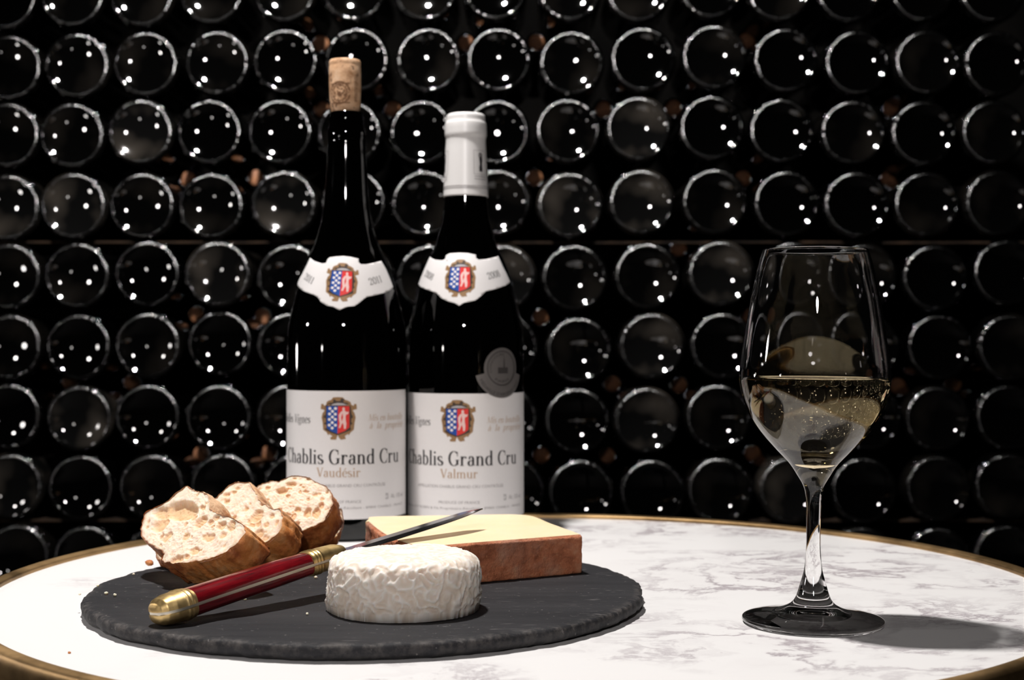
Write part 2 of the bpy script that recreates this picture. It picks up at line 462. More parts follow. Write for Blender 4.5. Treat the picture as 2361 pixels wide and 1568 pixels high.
def sheet(layers, fmap, du, dv=None):
    """layers: [(polys, material index, offset)] in 2D -> bmesh cut every du (and dv) and mapped by fmap(u, v, off)"""
    out = bmesh.new()
    for polys, mi, off in layers:
        bm = bmesh.new()
        for q in polys:
            if len(q) > 4:
                vs = [bm.verts.new((x, y, 0)) for x, y in q]
                for tri in tessellate_polygon([[Vector((x, y, 0)) for x, y in q]]):
                    try: bm.faces.new([vs[i] for i in tri])
                    except ValueError: pass
            else:
                bm.faces.new([bm.verts.new((x, y, 0)) for x, y in q])
        for ax, st in ((0, du), (1, dv)):
            if not st or not bm.verts: continue
            lo = min(v.co[ax] for v in bm.verts); hi = max(v.co[ax] for v in bm.verts)
            k = math.ceil(lo / st + 1e-6)
            while k * st < hi - 1e-6:
                co = Vector((0, 0, 0)); co[ax] = k * st
                no = Vector((0, 0, 0)); no[ax] = 1
                bmesh.ops.bisect_plane(bm, geom=bm.verts[:] + bm.edges[:] + bm.faces[:], plane_co=co, plane_no=no)
                k += 1
        idx = {}
        for v in bm.verts: idx[v] = out.verts.new(fmap(v.co.x, v.co.y, off))
        for f in bm.faces:
            if f.calc_area() < 1e-12: continue
            a = f.calc_center_median()
            e1 = fmap(a.x + 0.01, a.y, off) - fmap(a.x, a.y, off); e2 = fmap(a.x, a.y + 0.01, off) - fmap(a.x, a.y, off)
            nrm = e1.cross(e2)
            vs = [idx[v] for v in f.verts]
            n2 = (vs[1].co - vs[0].co).cross(vs[2].co - vs[0].co)
            if n2.dot(nrm) < 0: vs.reverse()
            try:
                g = out.faces.new(vs); g.material_index = mi
            except ValueError: pass
        bm.free()
    return out
def mapper(thc, zc, rot=0.0, rfun=rad):
    c, s = math.cos(math.radians(rot)), math.sin(math.radians(rot))
    r0 = rfun(zc); sl = (rfun(zc + 0.6) - rfun(zc - 0.6)) / 1.2
    cz = 1 / math.sqrt(1 + sl * sl)
    def f(u, v, off):
        a, b = u * c - v * s, u * s + v * c
        return surf(thc + math.degrees(a / r0), zc + b * cz, off, rfun)
    return f

def m_paper(name, col, rough):
    m = mat(name, col, rough); n = N(m)
    n.base(n.mix(n.noise(n.coord(), 900, 3), col, tuple(c * 0.94 for c in col)))
    return m
PAPER = m_paper('label_paper', (0.80, 0.775, 0.77), 0.45)
CAPS = mat('white_capsule_foil', (0.80, 0.785, 0.775), 0.32)
INK = mat('black_ink', (0.025, 0.024, 0.026), 0.5)
GREY = mat('grey_ink', (0.30, 0.28, 0.28), 0.5)
TAN = mat('bronze_ink', (0.46, 0.31, 0.20), 0.45)
GOLD = mat('crest_gold_ink', (0.30, 0.17, 0.075), 0.45)
BLUE = mat('crest_blue_ink', (0.006, 0.065, 0.33), 0.4)
RED = mat('crest_red_ink', (0.70, 0.025, 0.02), 0.4)
DARK = mat('crest_dark_ink', (0.045, 0.028, 0.018), 0.45)
SILV = mat('crest_silver_ink', (0.45, 0.43, 0.45), 0.4)
PINK = mat('crest_figure_ink', (0.82, 0.56, 0.53), 0.45)
WHITE = mat('crest_white_ink', (0.85, 0.80, 0.80), 0.45)

def crest(W_, H_):
    def T(pts): return [((x - 862) / 288 * W_ / 2, -(y - 535) / 355 * H_ / 2) for x, y in pts]
    out = T([(780,190),(850,184),(930,190),(970,232),(1000,238),(1050,270),(1062,312),(1098,330),(1104,298),(1140,300),(1147,380),(1082,402),(1110,450),(1127,520),(1112,600),(1100,720),(1052,762),(1020,812),(1008,790),(962,822),(977,870),(900,884),(872,850),(851,802),(836,850),(828,884),(742,882),(735,850),(770,826),(720,790),(700,812),(678,762),(620,722),(610,600),(593,520),(610,450),(648,402),(578,380),(588,297),(625,298),(640,330),(668,312),(680,262),(720,238),(748,232)])
    inner = T([(662,330),(700,290),(760,262),(800,215),(830,250),(890,250),(905,205),(950,215),(965,262),(1010,285),(1048,330),(1070,400),(1085,520),(1070,640),(1050,730),(940,775),(850,808),(760,775),(655,725),(640,640),(622,520),(642,400)])
    leafs = []
    for sx in (-1, 1):
        for pts in ([(1052,340),(1085,420),(1090,500),(1066,470)], [(1062,540),(1092,520),(1085,610),(1060,600)], [(1050,640),(1084,630),(1075,700),(1046,690)], [(985,300),(1030,310),(1035,330),(990,325)], [(940,225),(962,260),(985,290),(945,270)]):
            leafs.append(T([(862 + sx * (x - 862), y) for x, y in pts]))
    silver = T([(745,322),(780,295),(850,280),(930,286),(1000,318)])
    blue = T([(676,335),(856,335),(850,786),(740,742),(680,690)])
    red = T([(856,335),(1031,335),(1029,682),(962,740),(850,786)])
    dots = []
    for x, y in [(730,372),(818,372),(771,418),(725,462),(815,465),(769,512),(722,552),(814,550),(767,602),(720,645),(816,645),(766,692)]:
        dots.append(T([(x + 24 * math.cos(t * PI / 4), y + 24 * math.sin(t * PI / 4)) for t in range(8)]))
    fig = T([(942,348),(964,372),(958,408),(998,434),(1022,418),(1012,462),(982,472),(972,505),(975,560),(985,620),(976,702),(948,708),(944,650),(928,600),(906,650),(892,692),(866,690),(884,620),(874,560),(868,480),(896,432),(928,410),(922,372)])
    fold = T([(925,440),(935,520),(915,590),(905,520)])
    return [([out], 0, 0.10), ([inner], 1, 0.13), (leafs, 0, 0.16), ([silver], 2, 0.16), ([blue], 3, 0.19), ([red], 4, 0.19), (dots, 5, 0.22), ([fig], 6, 0.22), ([fold], 4, 0.25)]
CMATS = [GOLD, DARK, SILV, BLUE, RED, WHITE, PINK]

def glass_body(root, lip):
    pr = [(0, 24), (8, 23), (20, 17), (28, 7), (34, 1.0), (36, 0.0)] + [(rad(z), z) for z in [0.3, 1, 2, 3.5, 5, 7, 20, 60, 100, 126] + [126 + 1.25 * i for i in range(1, 117)]] + lip
    return build('glass_body', lathe([(r / 1000, z / 1000) for r, z in pr], 96), BOTTLE, root)
def band(root, name, z0, z1, t0, t1, m, off=0.14, rfun=rad):
    bm = bmesh.new()
    nt = max(2, int((t1 - t0) / 2.5)); nz = max(1, int((z1 - z0) / 12))
    def lay(o): return [[bm.verts.new(surf(t0 + (t1 - t0) * i / nt, z0 + (z1 - z0) * j / nz, o, rfun)) for i in range(nt + 1)] for j in range(nz + 1)]
    g, h = lay(off), lay(off - 0.12)
    for A, fl in ((g, 0), (h, 1)):
        for j in range(nz):
            for i in range(nt):
                q = [A[j][i], A[j][i + 1], A[j + 1][i + 1], A[j + 1][i]]
                bm.faces.new(q[::-1] if fl else q)
    rim = lambda A: A[0] + [A[j][nt] for j in range(1, nz + 1)] + A[nz][nt - 1::-1] + [A[j][0] for j in range(nz - 1, 0, -1)]
    a, b = rim(g), rim(h)
    for i in range(len(a)):
        k = (i + 1) % len(a)
        bm.faces.new((a[i], b[i], b[k], a[k]))
    o = build(name, bm, m, root)
    o.data.set_sharp_from_angle(angle=math.radians(40))
    return o
def write(parent, name, polys, m, th, z, off=0.16, rot=0, rfun=rad):
    return build(name, sheet([(polys, 0, off + 0.06)], mapper(th, z, rot, rfun), 1.6), m, parent, smooth=False)

def dress(B, root, zl0, zl1, tend, cuvee, cw, cth, year, collar_px, crest_px, crest_rot, yl, yr):
    lab = band(root, 'label', zl0, zl1, -104 + B.az, tend + B.az, PAPER)
    cth0 = -7.6
    L = lambda txt, b=1.0, s=0.0: serif_text(txt, b, s)
    p, w = L('Chablis Grand Cru', 1.05); write(lab, 'lettering', fit_text(p, w, 93.5, 9.5), INK, -7.6 + B.az, zl0 + 36.7)
    p, w = L(cuvee, 0.9); write(lab, 'lettering', fit_text(p, w, cw, 6.0), TAN, cth + B.az, zl0 + 28.2)
    p, w = L('Vieilles Vignes', 0.85, 0.18); write(lab, 'lettering', fit_text(p, w, 35, 5.6), INK, -60.5 + B.az, zl0 + 63.6)
    p, w = L('Mis en bouteille', 0.7, 0.2); write(lab, 'lettering', fit_text(p, w, 32, 4.3), TAN, 42.5 + B.az, zl0 + 65.3)
    p, w = L('à  la  propriété', 0.7, 0.2); write(lab, 'lettering', fit_text(p, w, 32, 4.3), TAN, 43.5 + B.az, zl0 + 60.0)
    p, w = sans_text('APPELLATION CHABLIS GRAND CRU CONTRÔLÉE'); write(lab, 'lettering', fit_text(p, w, 65, 2.0), GREY, -7 + B.az, zl0 + 21.5)
    p, w = sans_text('PRODUCE OF FRANCE'); write(lab, 'lettering', fit_text(p, w, 28.5, 1.9), GREY, -6.6 + B.az, zl0 + 10.8)
    p, w = sans_text('Domaine GUY ROBIN & Fils Propriétaire-Récoltant - 89800 CHABLIS - FRANCE'); write(lab, 'lettering', fit_text(p, w, 102, 1.7), GREY, -5.5 + B.az, zl0 + 6.9)
    p, w = sans_text('Alc. 13% vol'); write(lab, 'lettering', fit_text(p, w, 15, 3.0), GREY, 56 + B.az, zl0 + 12.6)
    p, w = sans_text('75'); q, w2 = sans_text('cl')
    write(lab, 'lettering', [[(x, y + 2.1) for x, y in s] for s in fit_text(p, w, 2.6, 1.9)] + fit_text(q, w2, 2.2, 1.9), INK, 40.5 + B.az, zl0 + 12.2)
    build('crest', sheet([(a, b, c + 0.08) for a, b, c in crest(24.7, 28.7)], mapper(-7.7 + B.az, zl0 + 67), 1.6), CMATS, lab, smooth=False)
    pts = [B.hit(x, y) for x, y in collar_px]
    col = build('neck_label', sheet([([pts], 0, 0.36)], lambda u, v, off: surf(u, v, off), 3.0, 1.4), PAPER, root)
    md = col.modifiers.new('thickness', 'SOLIDIFY'); md.thickness = 0.00012; md.offset = -1
    th, z = B.hit(*crest_px)
    build('crest', sheet([(a, b, c + 0.32) for a, b, c in crest(23.2, 27.5)], mapper(th, z, crest_rot), 1.5, 2.0), CMATS, col, smooth=False)
    for (q, rot, wid) in (yl, yr):
        p, w = L(year, 0.85)
        th, z = B.hit(*q)
        p = [[(x, y - 2.2) for x, y in s] for s in fit_text(p, w, wid, 4.7)]
        build('lettering', sheet([(p, 0, 0.46)], mapper(th, z, rot), 1.2, 1.2), INK, col, smooth=False)

B1 = Bottle(799.5, 0.9623)
b1 = empty('wine_bottle', B1.o)
tag(b1, 'opened dark wine bottle with cork in its neck and 2011 neck label', 'bottle')
lip = [(13.0, 272), (13.35, 273), (13.4, 276), (13.25, 279), (12.6, 280.5), (12.2, 281.5), (12.0, 286), (11.75, 290), (11.2, 291.3), (10.4, 291.6), (9.6, 291.0), (9.4, 288), (9.4, 268), (0, 268)]
glass_body(b1, lip)
dress(B1, b1, 15.1, 100.3, 77, 'Vaudésir', 30, -8, '2011',
      [(716,595),(727,603),(743,608),(752,607),(756,598),(761,594),(776,592),(792,591),(808,593),(826,597),(827,606),(832,610),(844,610),(859,607),(878,602),(889,621),(898,642),(905.5,662),(900,668),(884,676),(863,681),(845,685),(838,690),(828,699),(817,706),(803,707),(794,710),(783,715),(778,713),(769,708),(754,705),(741,697),(732.5,685),(724,680),(709,675),(700,671),(691,663),(687,655),(697,634),(708,612)],
      (788, 651), -3, ((713, 643), -22, 11.5), ((865.5, 647), 14, 11.5))

B2 = Bottle(1074, 0.9824)
b2 = empty('wine_bottle', B2.o)
tag(b2, 'dark wine bottle with white capsule, silver medal sticker and 2008 neck label', 'bottle')
glass_body(b2, [(12.9, 272), (13.1, 274), (13.1, 279), (12.3, 281), (12.0, 290), (11, 292), (0, 292)])
z3 = lambda q: [(640 + x / 3.92, 560 + y / 3.92) for x, y in q]
dress(B2, b2, 12.4, 97.8, 82, 'Valmur', 26.2, -6.7, '2008',
      z3([(1380,128),(1430,155),(1490,160),(1515,150),(1525,115),(1560,97),(1650,92),(1720,95),(1790,110),(1795,140),(1815,155),(1880,150),(1990,122),(2040,230),(2098,355),(2060,385),(1960,420),(1880,440),(1840,480),(1790,520),(1730,535),(1690,540),(1640,570),(1600,545),(1540,530),(1480,500),(1440,455),(1400,440),(1330,415),(1290,395),(1277,375),(1310,290),(1345,205)]),
      (1061, 641.6), 0, ((989.5, 635), -20, 11.5), ((1138, 634), 14, 11.5))
# capsule
def caprad(z):
    zz = [235, 238, 262, 274, 276.2, 278.2, 284.8, 287.0, 288.2, 289.6, 291.4, 292.6]
    rr = [15.9, 15.75, 14.75, 14.1, 14.2, 14.85, 14.75, 14.5, 13.9, 13.75, 13.7, 13.3]
    return float(np.interp(z, zz, rr))
cp = [(15.5, 235.0)] + [(caprad(z), z) for z in [235, 236, 245, 255, 262, 270, 274, 275.4, 276.2, 277.2, 278.2, 280, 283, 284.8, 286, 287, 287.7, 288.2, 289.0, 289.6, 290.5, 291.4, 292.1, 292.6]] + [(12.4, 293.4), (0, 293.6)]
cap = build('capsule', lathe([(r / 1000, z / 1000) for r, z in cp], 96), CAPS, b2)
for zz in (240.2, 241.6):
    band(cap, 'printed_line', zz, zz + 0.35, -180, 180, GREY, 0.17, caprad)
def frame2(x0, y0, x1, y1, t):
    return [[(x0, y0), (x1, y0), (x1, y0 + t), (x0, y0 + t)], [(x0, y1 - t), (x1, y1 - t), (x1, y1), (x0, y1)], [(x0, y0), (x0 + t, y0), (x0 + t, y1), (x0, y1)], [(x1 - t, y0), (x1, y0), (x1, y1), (x1 - t, y1)]]
for th in (43, -78, 165):
    bust = [(-1.1, -6.6), (1.6, -6.6), (1.7, -5), (1.3, -1.5), (1.9, 1.2), (1.5, 3.5), (1.9, 5.2), (0.6, 6.6), (-1.0, 6.4), (-1.7, 4.6), (-1.2, 3.2), (-1.0, 1.6), (-0.6, -1.5), (-1.3, -4)]
    head = [(-0.9, 3.7), (0.5, 3.7), (0.7, 5.6), (-0.2, 6.0), (-1.1, 5.2)]
    bm = sheet([(frame2(-5.6, -8.8, 5.6, 8.2, 0.22), 1, 0.17), ([bust], 0, 0.17), ([head], 1, 0.2),
                ([[(-5.2, y), (5.2, y), (5.2, y + 0.4), (-5.2, y + 0.4)] for y in (-10.4, -12.2)], 1, 0.17)], mapper(th + B2.az, 258.5, 0, caprad), 0.8, 2.0)
    build('revenue_stamp', bm, [INK, GREY], cap, smooth=False)
# medal sticker
SILVER = mat('dull_silver_foil', (0.15, 0.137, 0.132), 0.5, 0.3)
SILVERD = mat('embossed_silver_dark_line', (0.055, 0.05, 0.048), 0.5, 0.3)
mth, mz = B2.hit(1157, 849)
circ = lambda r, n=48, x=0, y=0: [(x + r * math.cos(2 * PI * k / n), y + r * math.sin(2 * PI * k / n)) for k in range(n)]
def annul(r0, r1, a0, a1, n=40):
    A = [math.radians(a0 + (a1 - a0) * k / n) for k in range(n + 1)]
    return [[(r0 * math.cos(a), r0 * math.sin(a)), (r1 * math.cos(a), r1 * math.sin(a)), (r1 * math.cos(b), r1 * math.sin(b)), (r0 * math.cos(b), r0 * math.sin(b))] for a, b in zip(A, A[1:])]
mm = mapper(mth, mz)
mm2 = lambda u, v, off: mm(u, v, off)
medal = build('medal_sticker', sheet([(annul(8, 20.4, 194, 346), 0, 0.34), ([circ(14.1)], 0, 0.42)], mm2, 2.0), SILVER, b2)
build('embossing', sheet([(annul(11.2, 11.9, 0, 360, 64), 1, 0.5), (annul(12.3, 13.7, 0, 360, 64), 0, 0.75),
     ([[(-3.6, -3.6), (5.0, -3.6), (5.0, 0.2), (4.2, 0.8), (2.0, 0.4), (-3.6, 0.6)], [(0.9, 0.2), (2.3, 0.2), (2.0, 5.0), (1.6, 8.6), (1.2, 5.0)]], 1, 0.55)], mm2, 2.0), [SILVER, SILVERD], medal, smooth=False)
def arc_text(txt, r, a0, a1, cap, flip):
    p, w = sans_text(txt)
    out = []
    for q in p:
        pts = []
        for x, y in q:
            a = math.radians(a0 + (a1 - a0) * x / w)
            R_ = r + (-y * cap if flip else y * cap)
            pts.append((R_ * math.cos(a), R_ * math.sin(a)))
        out.append(pts)
    return out
build('lettering', sheet([(arc_text('CONCOURS', 8.6, 200, 80, 1.7, False), 0, 0.56), (arc_text("MÉDAILLE D'ARGENT 2012", 19.0, 205, 330, 2.3, True), 0, 0.48), (arc_text('PARIS', 9.9, 232, 308, 1.7, True), 0, 0.56)], mm2, 1.2), SILVERD, medal, smooth=False)

# cork in the open bottle
def m_cork():
    m = mat('natural_cork', (0.62, 0.40, 0.24), 0.8); n = N(m)
    v = n.coord((1, 1, 1.4))
    c = n.ramp(n.noise(v, 120, 6, 0.65), [(0.3, (0.40, 0.20, 0.09)), (0.5, (0.66, 0.40, 0.23)), (0.72, (0.78, 0.54, 0.36))])
    pits = n.ramp(n.noise(n.coord((1, 1, 0.5)), 260, 3), [(0.61, (0, 0, 0)), (0.67, (1, 1, 1))])
    n.base(n.mix(pits, c, (0.12, 0.055, 0.03)))
    n.bump(n.noise(v, 300, 5), 0.4, 0.0006)
    return m
CORK = m_cork()
cz0 = 272.0
def corkrad(z): return float(np.interp(z, [272, 290, 296, 305, 318, 322, 323.2, 326, 327.4], [9.3, 9.35, 10.4, 10.9, 11.05, 11.05, 10.75, 10.95, 10.3]))
bm = lathe([(0, 0.272)] + [(corkrad(z) / 1000, z / 1000) for z in (272, 280, 290, 293, 296, 300, 305, 312, 318, 322, 322.8, 323.4, 324.2, 326, 327.0, 327.4)] + [(0.0085, 0.3278), (0, 0.3276)], 72)
for v in bm.verts:
    if v.co.z > 0.2915:
        k = 1 + 0.012 * noise.noise(v.co * 900)
        v.co.x *= k; v.co.y *= k
cork = build('cork', bm, CORK)
cork.location = B1.o + Vector((0.0002, 0, 0)); cork.rotation_euler = (0, math.radians(-0.25), 0)
tag(cork, 'printed natural cork standing in the mouth of the opened bottle', 'cork')
CINK = mat('brown_cork_ink', (0.17, 0.075, 0.03), 0.85)
rr = random.Random(3)
motif = annul(4.9, 5.5, 10, 350, 40) + annul(3.5, 3.95, 0, 360, 30) + [[(-5.3, -5.0), (5.3, -5.0), (5.3, -4.5), (-5.3, -4.5)], [(-4.9, 4.1), (4.9, 4.1), (4.9, 4.6), (-4.9, 4.6)]]
for k in range(34):
    a, r = rr.uniform(0, 2 * PI), rr.uniform(0, 3.4)
    motif += [circ(rr.uniform(0.25, 0.55), 6, r * math.cos(a), r * math.sin(a))]
for k in range(16):
    a = k * PI / 8
    motif += [circ(0.3, 6, 4.5 * math.cos(a), 4.5 * math.sin(a))]
lines = []
for k in range(9):
    y = -9 + k * 2.1
    lines += frame2(-1.3, y, 1.3, y + 1.5, 0.3) if k % 2 else [[(-1.3, y), (1.3, y), (1.3, y + 0.4), (-1.3, y + 0.4)], [(-1.3, y + 0.9), (1.3, y + 0.9), (1.3, y + 1.3), (-1.3, y + 1.3)]]
motif = [[(x * 1.45, y * 1.45) for x, y in q] for q in motif]
build('print', sheet([(motif, 0, 0.12)], mapper(-22 + B1.az, 303.5, 0, corkrad), 1.0, 3.0), CINK, cork, smooth=False)
build('print', sheet([(lines, 0, 0.12)], mapper(43 + B1.az, 307, 0, corkrad), 1.0, 3.0), CINK, cork, smooth=False)

# ------------------------------------------------------------------ wine glass
GX, GD = (1874 - CX) / F * 0.6537, 0.6537
GLASS = bpy.data.materials.new('clear_crystal'); GLASS.use_nodes = True
b = GLASS.node_tree.nodes['Principled BSDF']
b.inputs['Transmission Weight'].default_value = 1; b.inputs['Roughness'].default_value = 0.0; b.inputs['IOR'].default_value = 1.5
b.inputs['Base Color'].default_value = (1, 1, 1, 1)
WINE = bpy.data.materials.new('white_wine'); WINE.use_nodes = True
b = WINE.node_tree.nodes['Principled BSDF']
b.inputs['Transmission Weight'].default_value = 1; b.inputs['Roughness'].default_value = 0.0; b.inputs['IOR'].default_value = 1.34
b.inputs['Base Color'].default_value = (1.0, 0.84, 0.52, 1)
AIR = bpy.data.materials.new('air_bubble'); AIR.use_nodes = True
b = AIR.node_tree.nodes['Principled BSDF']
b.inputs['Transmission Weight'].default_value = 1; b.inputs['Roughness'].default_value = 0.0; b.inputs['IOR'].default_value = 0.75
glass = empty('wine_glass', (GX, GD, Z0), (0, math.radians(0.4), 0))
tag(glass, 'stemmed wine glass half full of pale white wine beside the slate', 'glass')
outer = [(32.0, 0.3), (32.8, 1.2), (32.9, 2.0), (32.2, 2.9), (28, 3.9), (22, 5.0), (16, 6.4), (12, 8.1), (9.7, 9.8), (7.9, 12.6), (5.9, 19.1), (4.3, 25), (3.5, 32.8), (3.25, 41.9), (3.4, 51.7), (3.75, 59.5), (4.9, 64.6), (7.9, 69.8), (11.5, 75.1), (17.3, 81.1), (24.1, 88.6), (29.4, 96.1), (32.8, 103.7), (34.6, 111.2), (35.0, 116.5), (34.4, 122.5), (32.2, 137.6), (29.8, 152.6), (26.6, 167.7), (24.5, 175.0)]
inner = [(23.6, 175.0), (25.7, 167.7), (28.9, 152.6), (31.25, 137.6), (33.4, 122.5), (33.95, 116.5), (33.5, 111.2), (31.6, 103.7), (28.0, 96.1), (22.4, 88.8), (15.4, 82.0), (9.0, 77.6), (4.5, 75.8), (0, 75.2)]
iz = sorted([(z, r) for r, z in inner])
def inrad(z): return float(np.interp(z, [a for a, _ in iz], [c for _, c in iz]))
co = catmull(outer, 5); ci = catmull(inner, 5)
prof = [(0, 3.4), (5, 3.2), (9, 2.4), (13, 1.2), (16, 0.3), (18, -0.12), (24, -0.15), (30, -0.12), (31.4, -0.05)] + co + [(24.35, 175.4), (24.05, 175.55), (23.75, 175.4)] + ci
bowl = build('glass_vessel', lathe([(max(0, r) / 1000, z / 1000) for r, z in prof], 128), GLASS, glass)
WL = 115.0
ci_low = [(r, z) for r, z in ci if z < WL - 0.3]
rl = inrad(WL)
wp = [(0, WL), (rl - 2.0, WL), (rl - 0.6, WL + 0.15), (rl + 0.0, WL + 0.55)] + [(max(0, r + (0.05 if r > 0.3 else 0)), z - (0.05 if z < 90 else 0)) for r, z in ci_low]
wine = build('white_wine', lathe([(r / 1000, z / 1000) for r, z in wp][::-1], 128), WINE, glass)
for o_ in (bowl, wine):
    bmx = bmesh.new(); bmx.from_mesh(o_.data); fix_normals(bmx); bmx.to_mesh(o_.data); bmx.free()
rnd = random.Random(11)
bm = bmesh.new()
for k in range(150):
    z = 78 + 35 * rnd.random() ** 0.7
    a = rnd.uniform(0, 2 * PI)
    r = inrad(z) - 1.0
    s = rnd.uniform(0.16, 0.36)
    bmesh.ops.create_icosphere(bm, subdivisions=2, radius=s / 1000, matrix=Matrix.Translation(Vector((r * math.cos(a), r * math.sin(a), z)) / 1000))
for o_ in (bowl, wine): o_.cycles.is_caustics_caster = True
bub = build('bubbles', bm, AIR, glass)
tag(bub, kind='stuff')

# ------------------------------------------------------------------ soft white cheese
def m_goat():
    m = mat('wrinkled_white_rind', (0.86, 0.80, 0.72), 0.5); n = N(m)
    b = n.b
    b.inputs['Subsurface Weight'].default_value = 0.35
    b.inputs['Subsurface Radius'].default_value = (1.0, 0.6, 0.35)
    b.inputs['Subsurface Scale'].default_value = 0.006
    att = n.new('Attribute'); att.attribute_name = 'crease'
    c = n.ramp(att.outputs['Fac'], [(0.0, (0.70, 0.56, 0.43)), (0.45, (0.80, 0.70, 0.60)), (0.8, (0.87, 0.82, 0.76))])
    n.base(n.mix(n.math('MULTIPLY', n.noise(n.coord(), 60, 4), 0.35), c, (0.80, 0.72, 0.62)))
    n.bump(n.noise(n.coord(), 700, 4), 0.15, 0.0004)
    return m
def goat_cheese():
    bm = bmesh.new()
    lay = bm.verts.layers.float.new('crease')
    R_, H_ = 0.0353, 0.0262
    nu, nv = 360, 150
    prof = []
    P = catmull([(0, 0), (0.012, 0.0), (0.024, 0.0), (0.0305, 0.0003), (0.0338, 0.0022), (0.0352, 0.006), (0.0351, 0.013), (0.0347, 0.019), (0.0335, 0.0228), (0.0305, 0.0252), (0.026, 0.0260), (0.018, 0.0264), (0.008, 0.0266), (0, 0.0266)], 20)
    # resample by arc length
    L = [0]
    for a, b in zip(P, P[1:]): L.append(L[-1] + math.dist(a, b))
    prof = [(float(np.interp(t, L, [p[0] for p in P])), float(np.interp(t, L, [p[1] for p in P]))) for t in np.linspace(0, L[-1], nv)]
    rings = []
    for j, (r, z) in enumerate(prof):
        ring = []
        a_, b_ = prof[max(0, j - 1)], prof[min(nv - 1, j + 1)]
        tx, tz = b_[0] - a_[0], b_[1] - a_[1]
        l = math.hypot(tx, tz) or 1
        nr, nz = tz / l, -tx / l
        cnt = nu if 0 < j < nv - 1 else 1
        for k in range(cnt):
            a = 2 * PI * k / nu
            p = Vector((r * math.cos(a), r * math.sin(a), z))
            q = p * 165
            w = Vector((noise.noise(q * 0.9), noise.noise(q * 0.9 + Vector((7, 3, 1))), noise.noise(q * 0.9 + Vector((1, 9, 4))))) * 1.0
            n1 = abs(noise.noise(q + w)); n2 = abs(noise.noise(q * 1.9 + w * 1.4 + Vector((5, 5, 5))))
            ridge = (1 - min(1, n1 * 3.2)) ** 1.3 * 0.75 + (1 - min(1, n2 * 3.4)) ** 1.4 * 0.4
            side = max(0, nr) ** 0.6
            top = max(0, nz) * (0.25 if r > 0.02 else 0.18)
            amp = 0.00105 * side + 0.0008 * top
            d = amp * (ridge - 0.35) * (0.35 + 0.65 * min(1, z / 0.007)) + 0.0011 * noise.noise(Vector((p.x * 34, p.y * 34, 0)) + Vector((0, 0, 4))) * (0.4 + side * 0.6)
            if side > 0 and z < 0.006:          # foot lip, flared on one side
                aa = abs(((a - PI * 1.02 + PI) % (2 * PI)) - PI)
                d += 0.0026 * math.exp(-(aa / 0.17) ** 2) * (1 - z / 0.009)
            v = bm.verts.new((p.x + math.cos(a) * nr * d, p.y + math.sin(a) * nr * d, max(0.0, p.z + nz * d) if nz > -0.5 else 0.0))
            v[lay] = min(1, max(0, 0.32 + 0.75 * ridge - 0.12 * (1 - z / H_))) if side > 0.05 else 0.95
            ring.append(v)
        rings.append(ring)
    for a, b in zip(rings, rings[1:]):
        for k in range(nu):
            k2 = (k + 1) % nu
            if len(a) == 1: bm.faces.new((a[0], b[k2], b[k]))
            elif len(b) == 1: bm.faces.new((a[k], a[k2], b[0]))
            else: bm.faces.new((a[k], a[k2], b[k2], b[k]))
    fix_normals(bm)
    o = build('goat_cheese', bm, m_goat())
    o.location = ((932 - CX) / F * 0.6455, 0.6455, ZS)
    return tag(o, 'small round white cheese with wrinkled rind at the front of the slate', 'cheese')
goat_cheese()

# ------------------------------------------------------------------ hard cheese wedge
def m_paste():
    m = mat('pale_yellow_cheese_paste', (0.86, 0.72, 0.42), 0.42); n = N(m)
    n.b.inputs['Subsurface Weight'].default_value = 0.25
    n.b.inputs['Subsurface Radius'].default_value = (1, 0.6, 0.25)
    n.b.inputs['Subsurface Scale'].default_value = 0.005
    n.base(n.ramp(n.noise(n.coord(), 30, 3), [(0.3, (0.90, 0.70, 0.42)), (0.7, (0.94, 0.76, 0.51))]))
    n.bump(n.noise(n.coord((1, 6, 1)), 60, 4), 0.15, 0.0005)
    return m
def m_rind():
    m = mat('red_brown_cheese_rind', (0.30, 0.10, 0.05), 0.75); n = N(m)
    v = n.coord()
    c = n.ramp(n.noise(v, 70, 8, 0.7), [(0.30, (0.30, 0.085, 0.035)), (0.5, (0.60, 0.20, 0.09)), (0.66, (0.72, 0.34, 0.19))])
    g = n.ramp(n.noise(v, 36, 5), [(0.52, (0, 0, 0)), (0.7, (1, 1, 1))])
    c = n.mix(n.math('MULTIPLY', g, 0.55), c, (0.52, 0.36, 0.28))
    s = n.ramp(n.noise(v, 420, 3), [(0.6, (0, 0, 0)), (0.72, (1, 1, 1))])
    c = n.mix(n.math('MULTIPLY', s, 0.4), c, (0.85, 0.42, 0.2))
    n.base(c)
    n.bump(n.noise(v, 380, 6, 0.7), 1.0, 0.002)
    return m
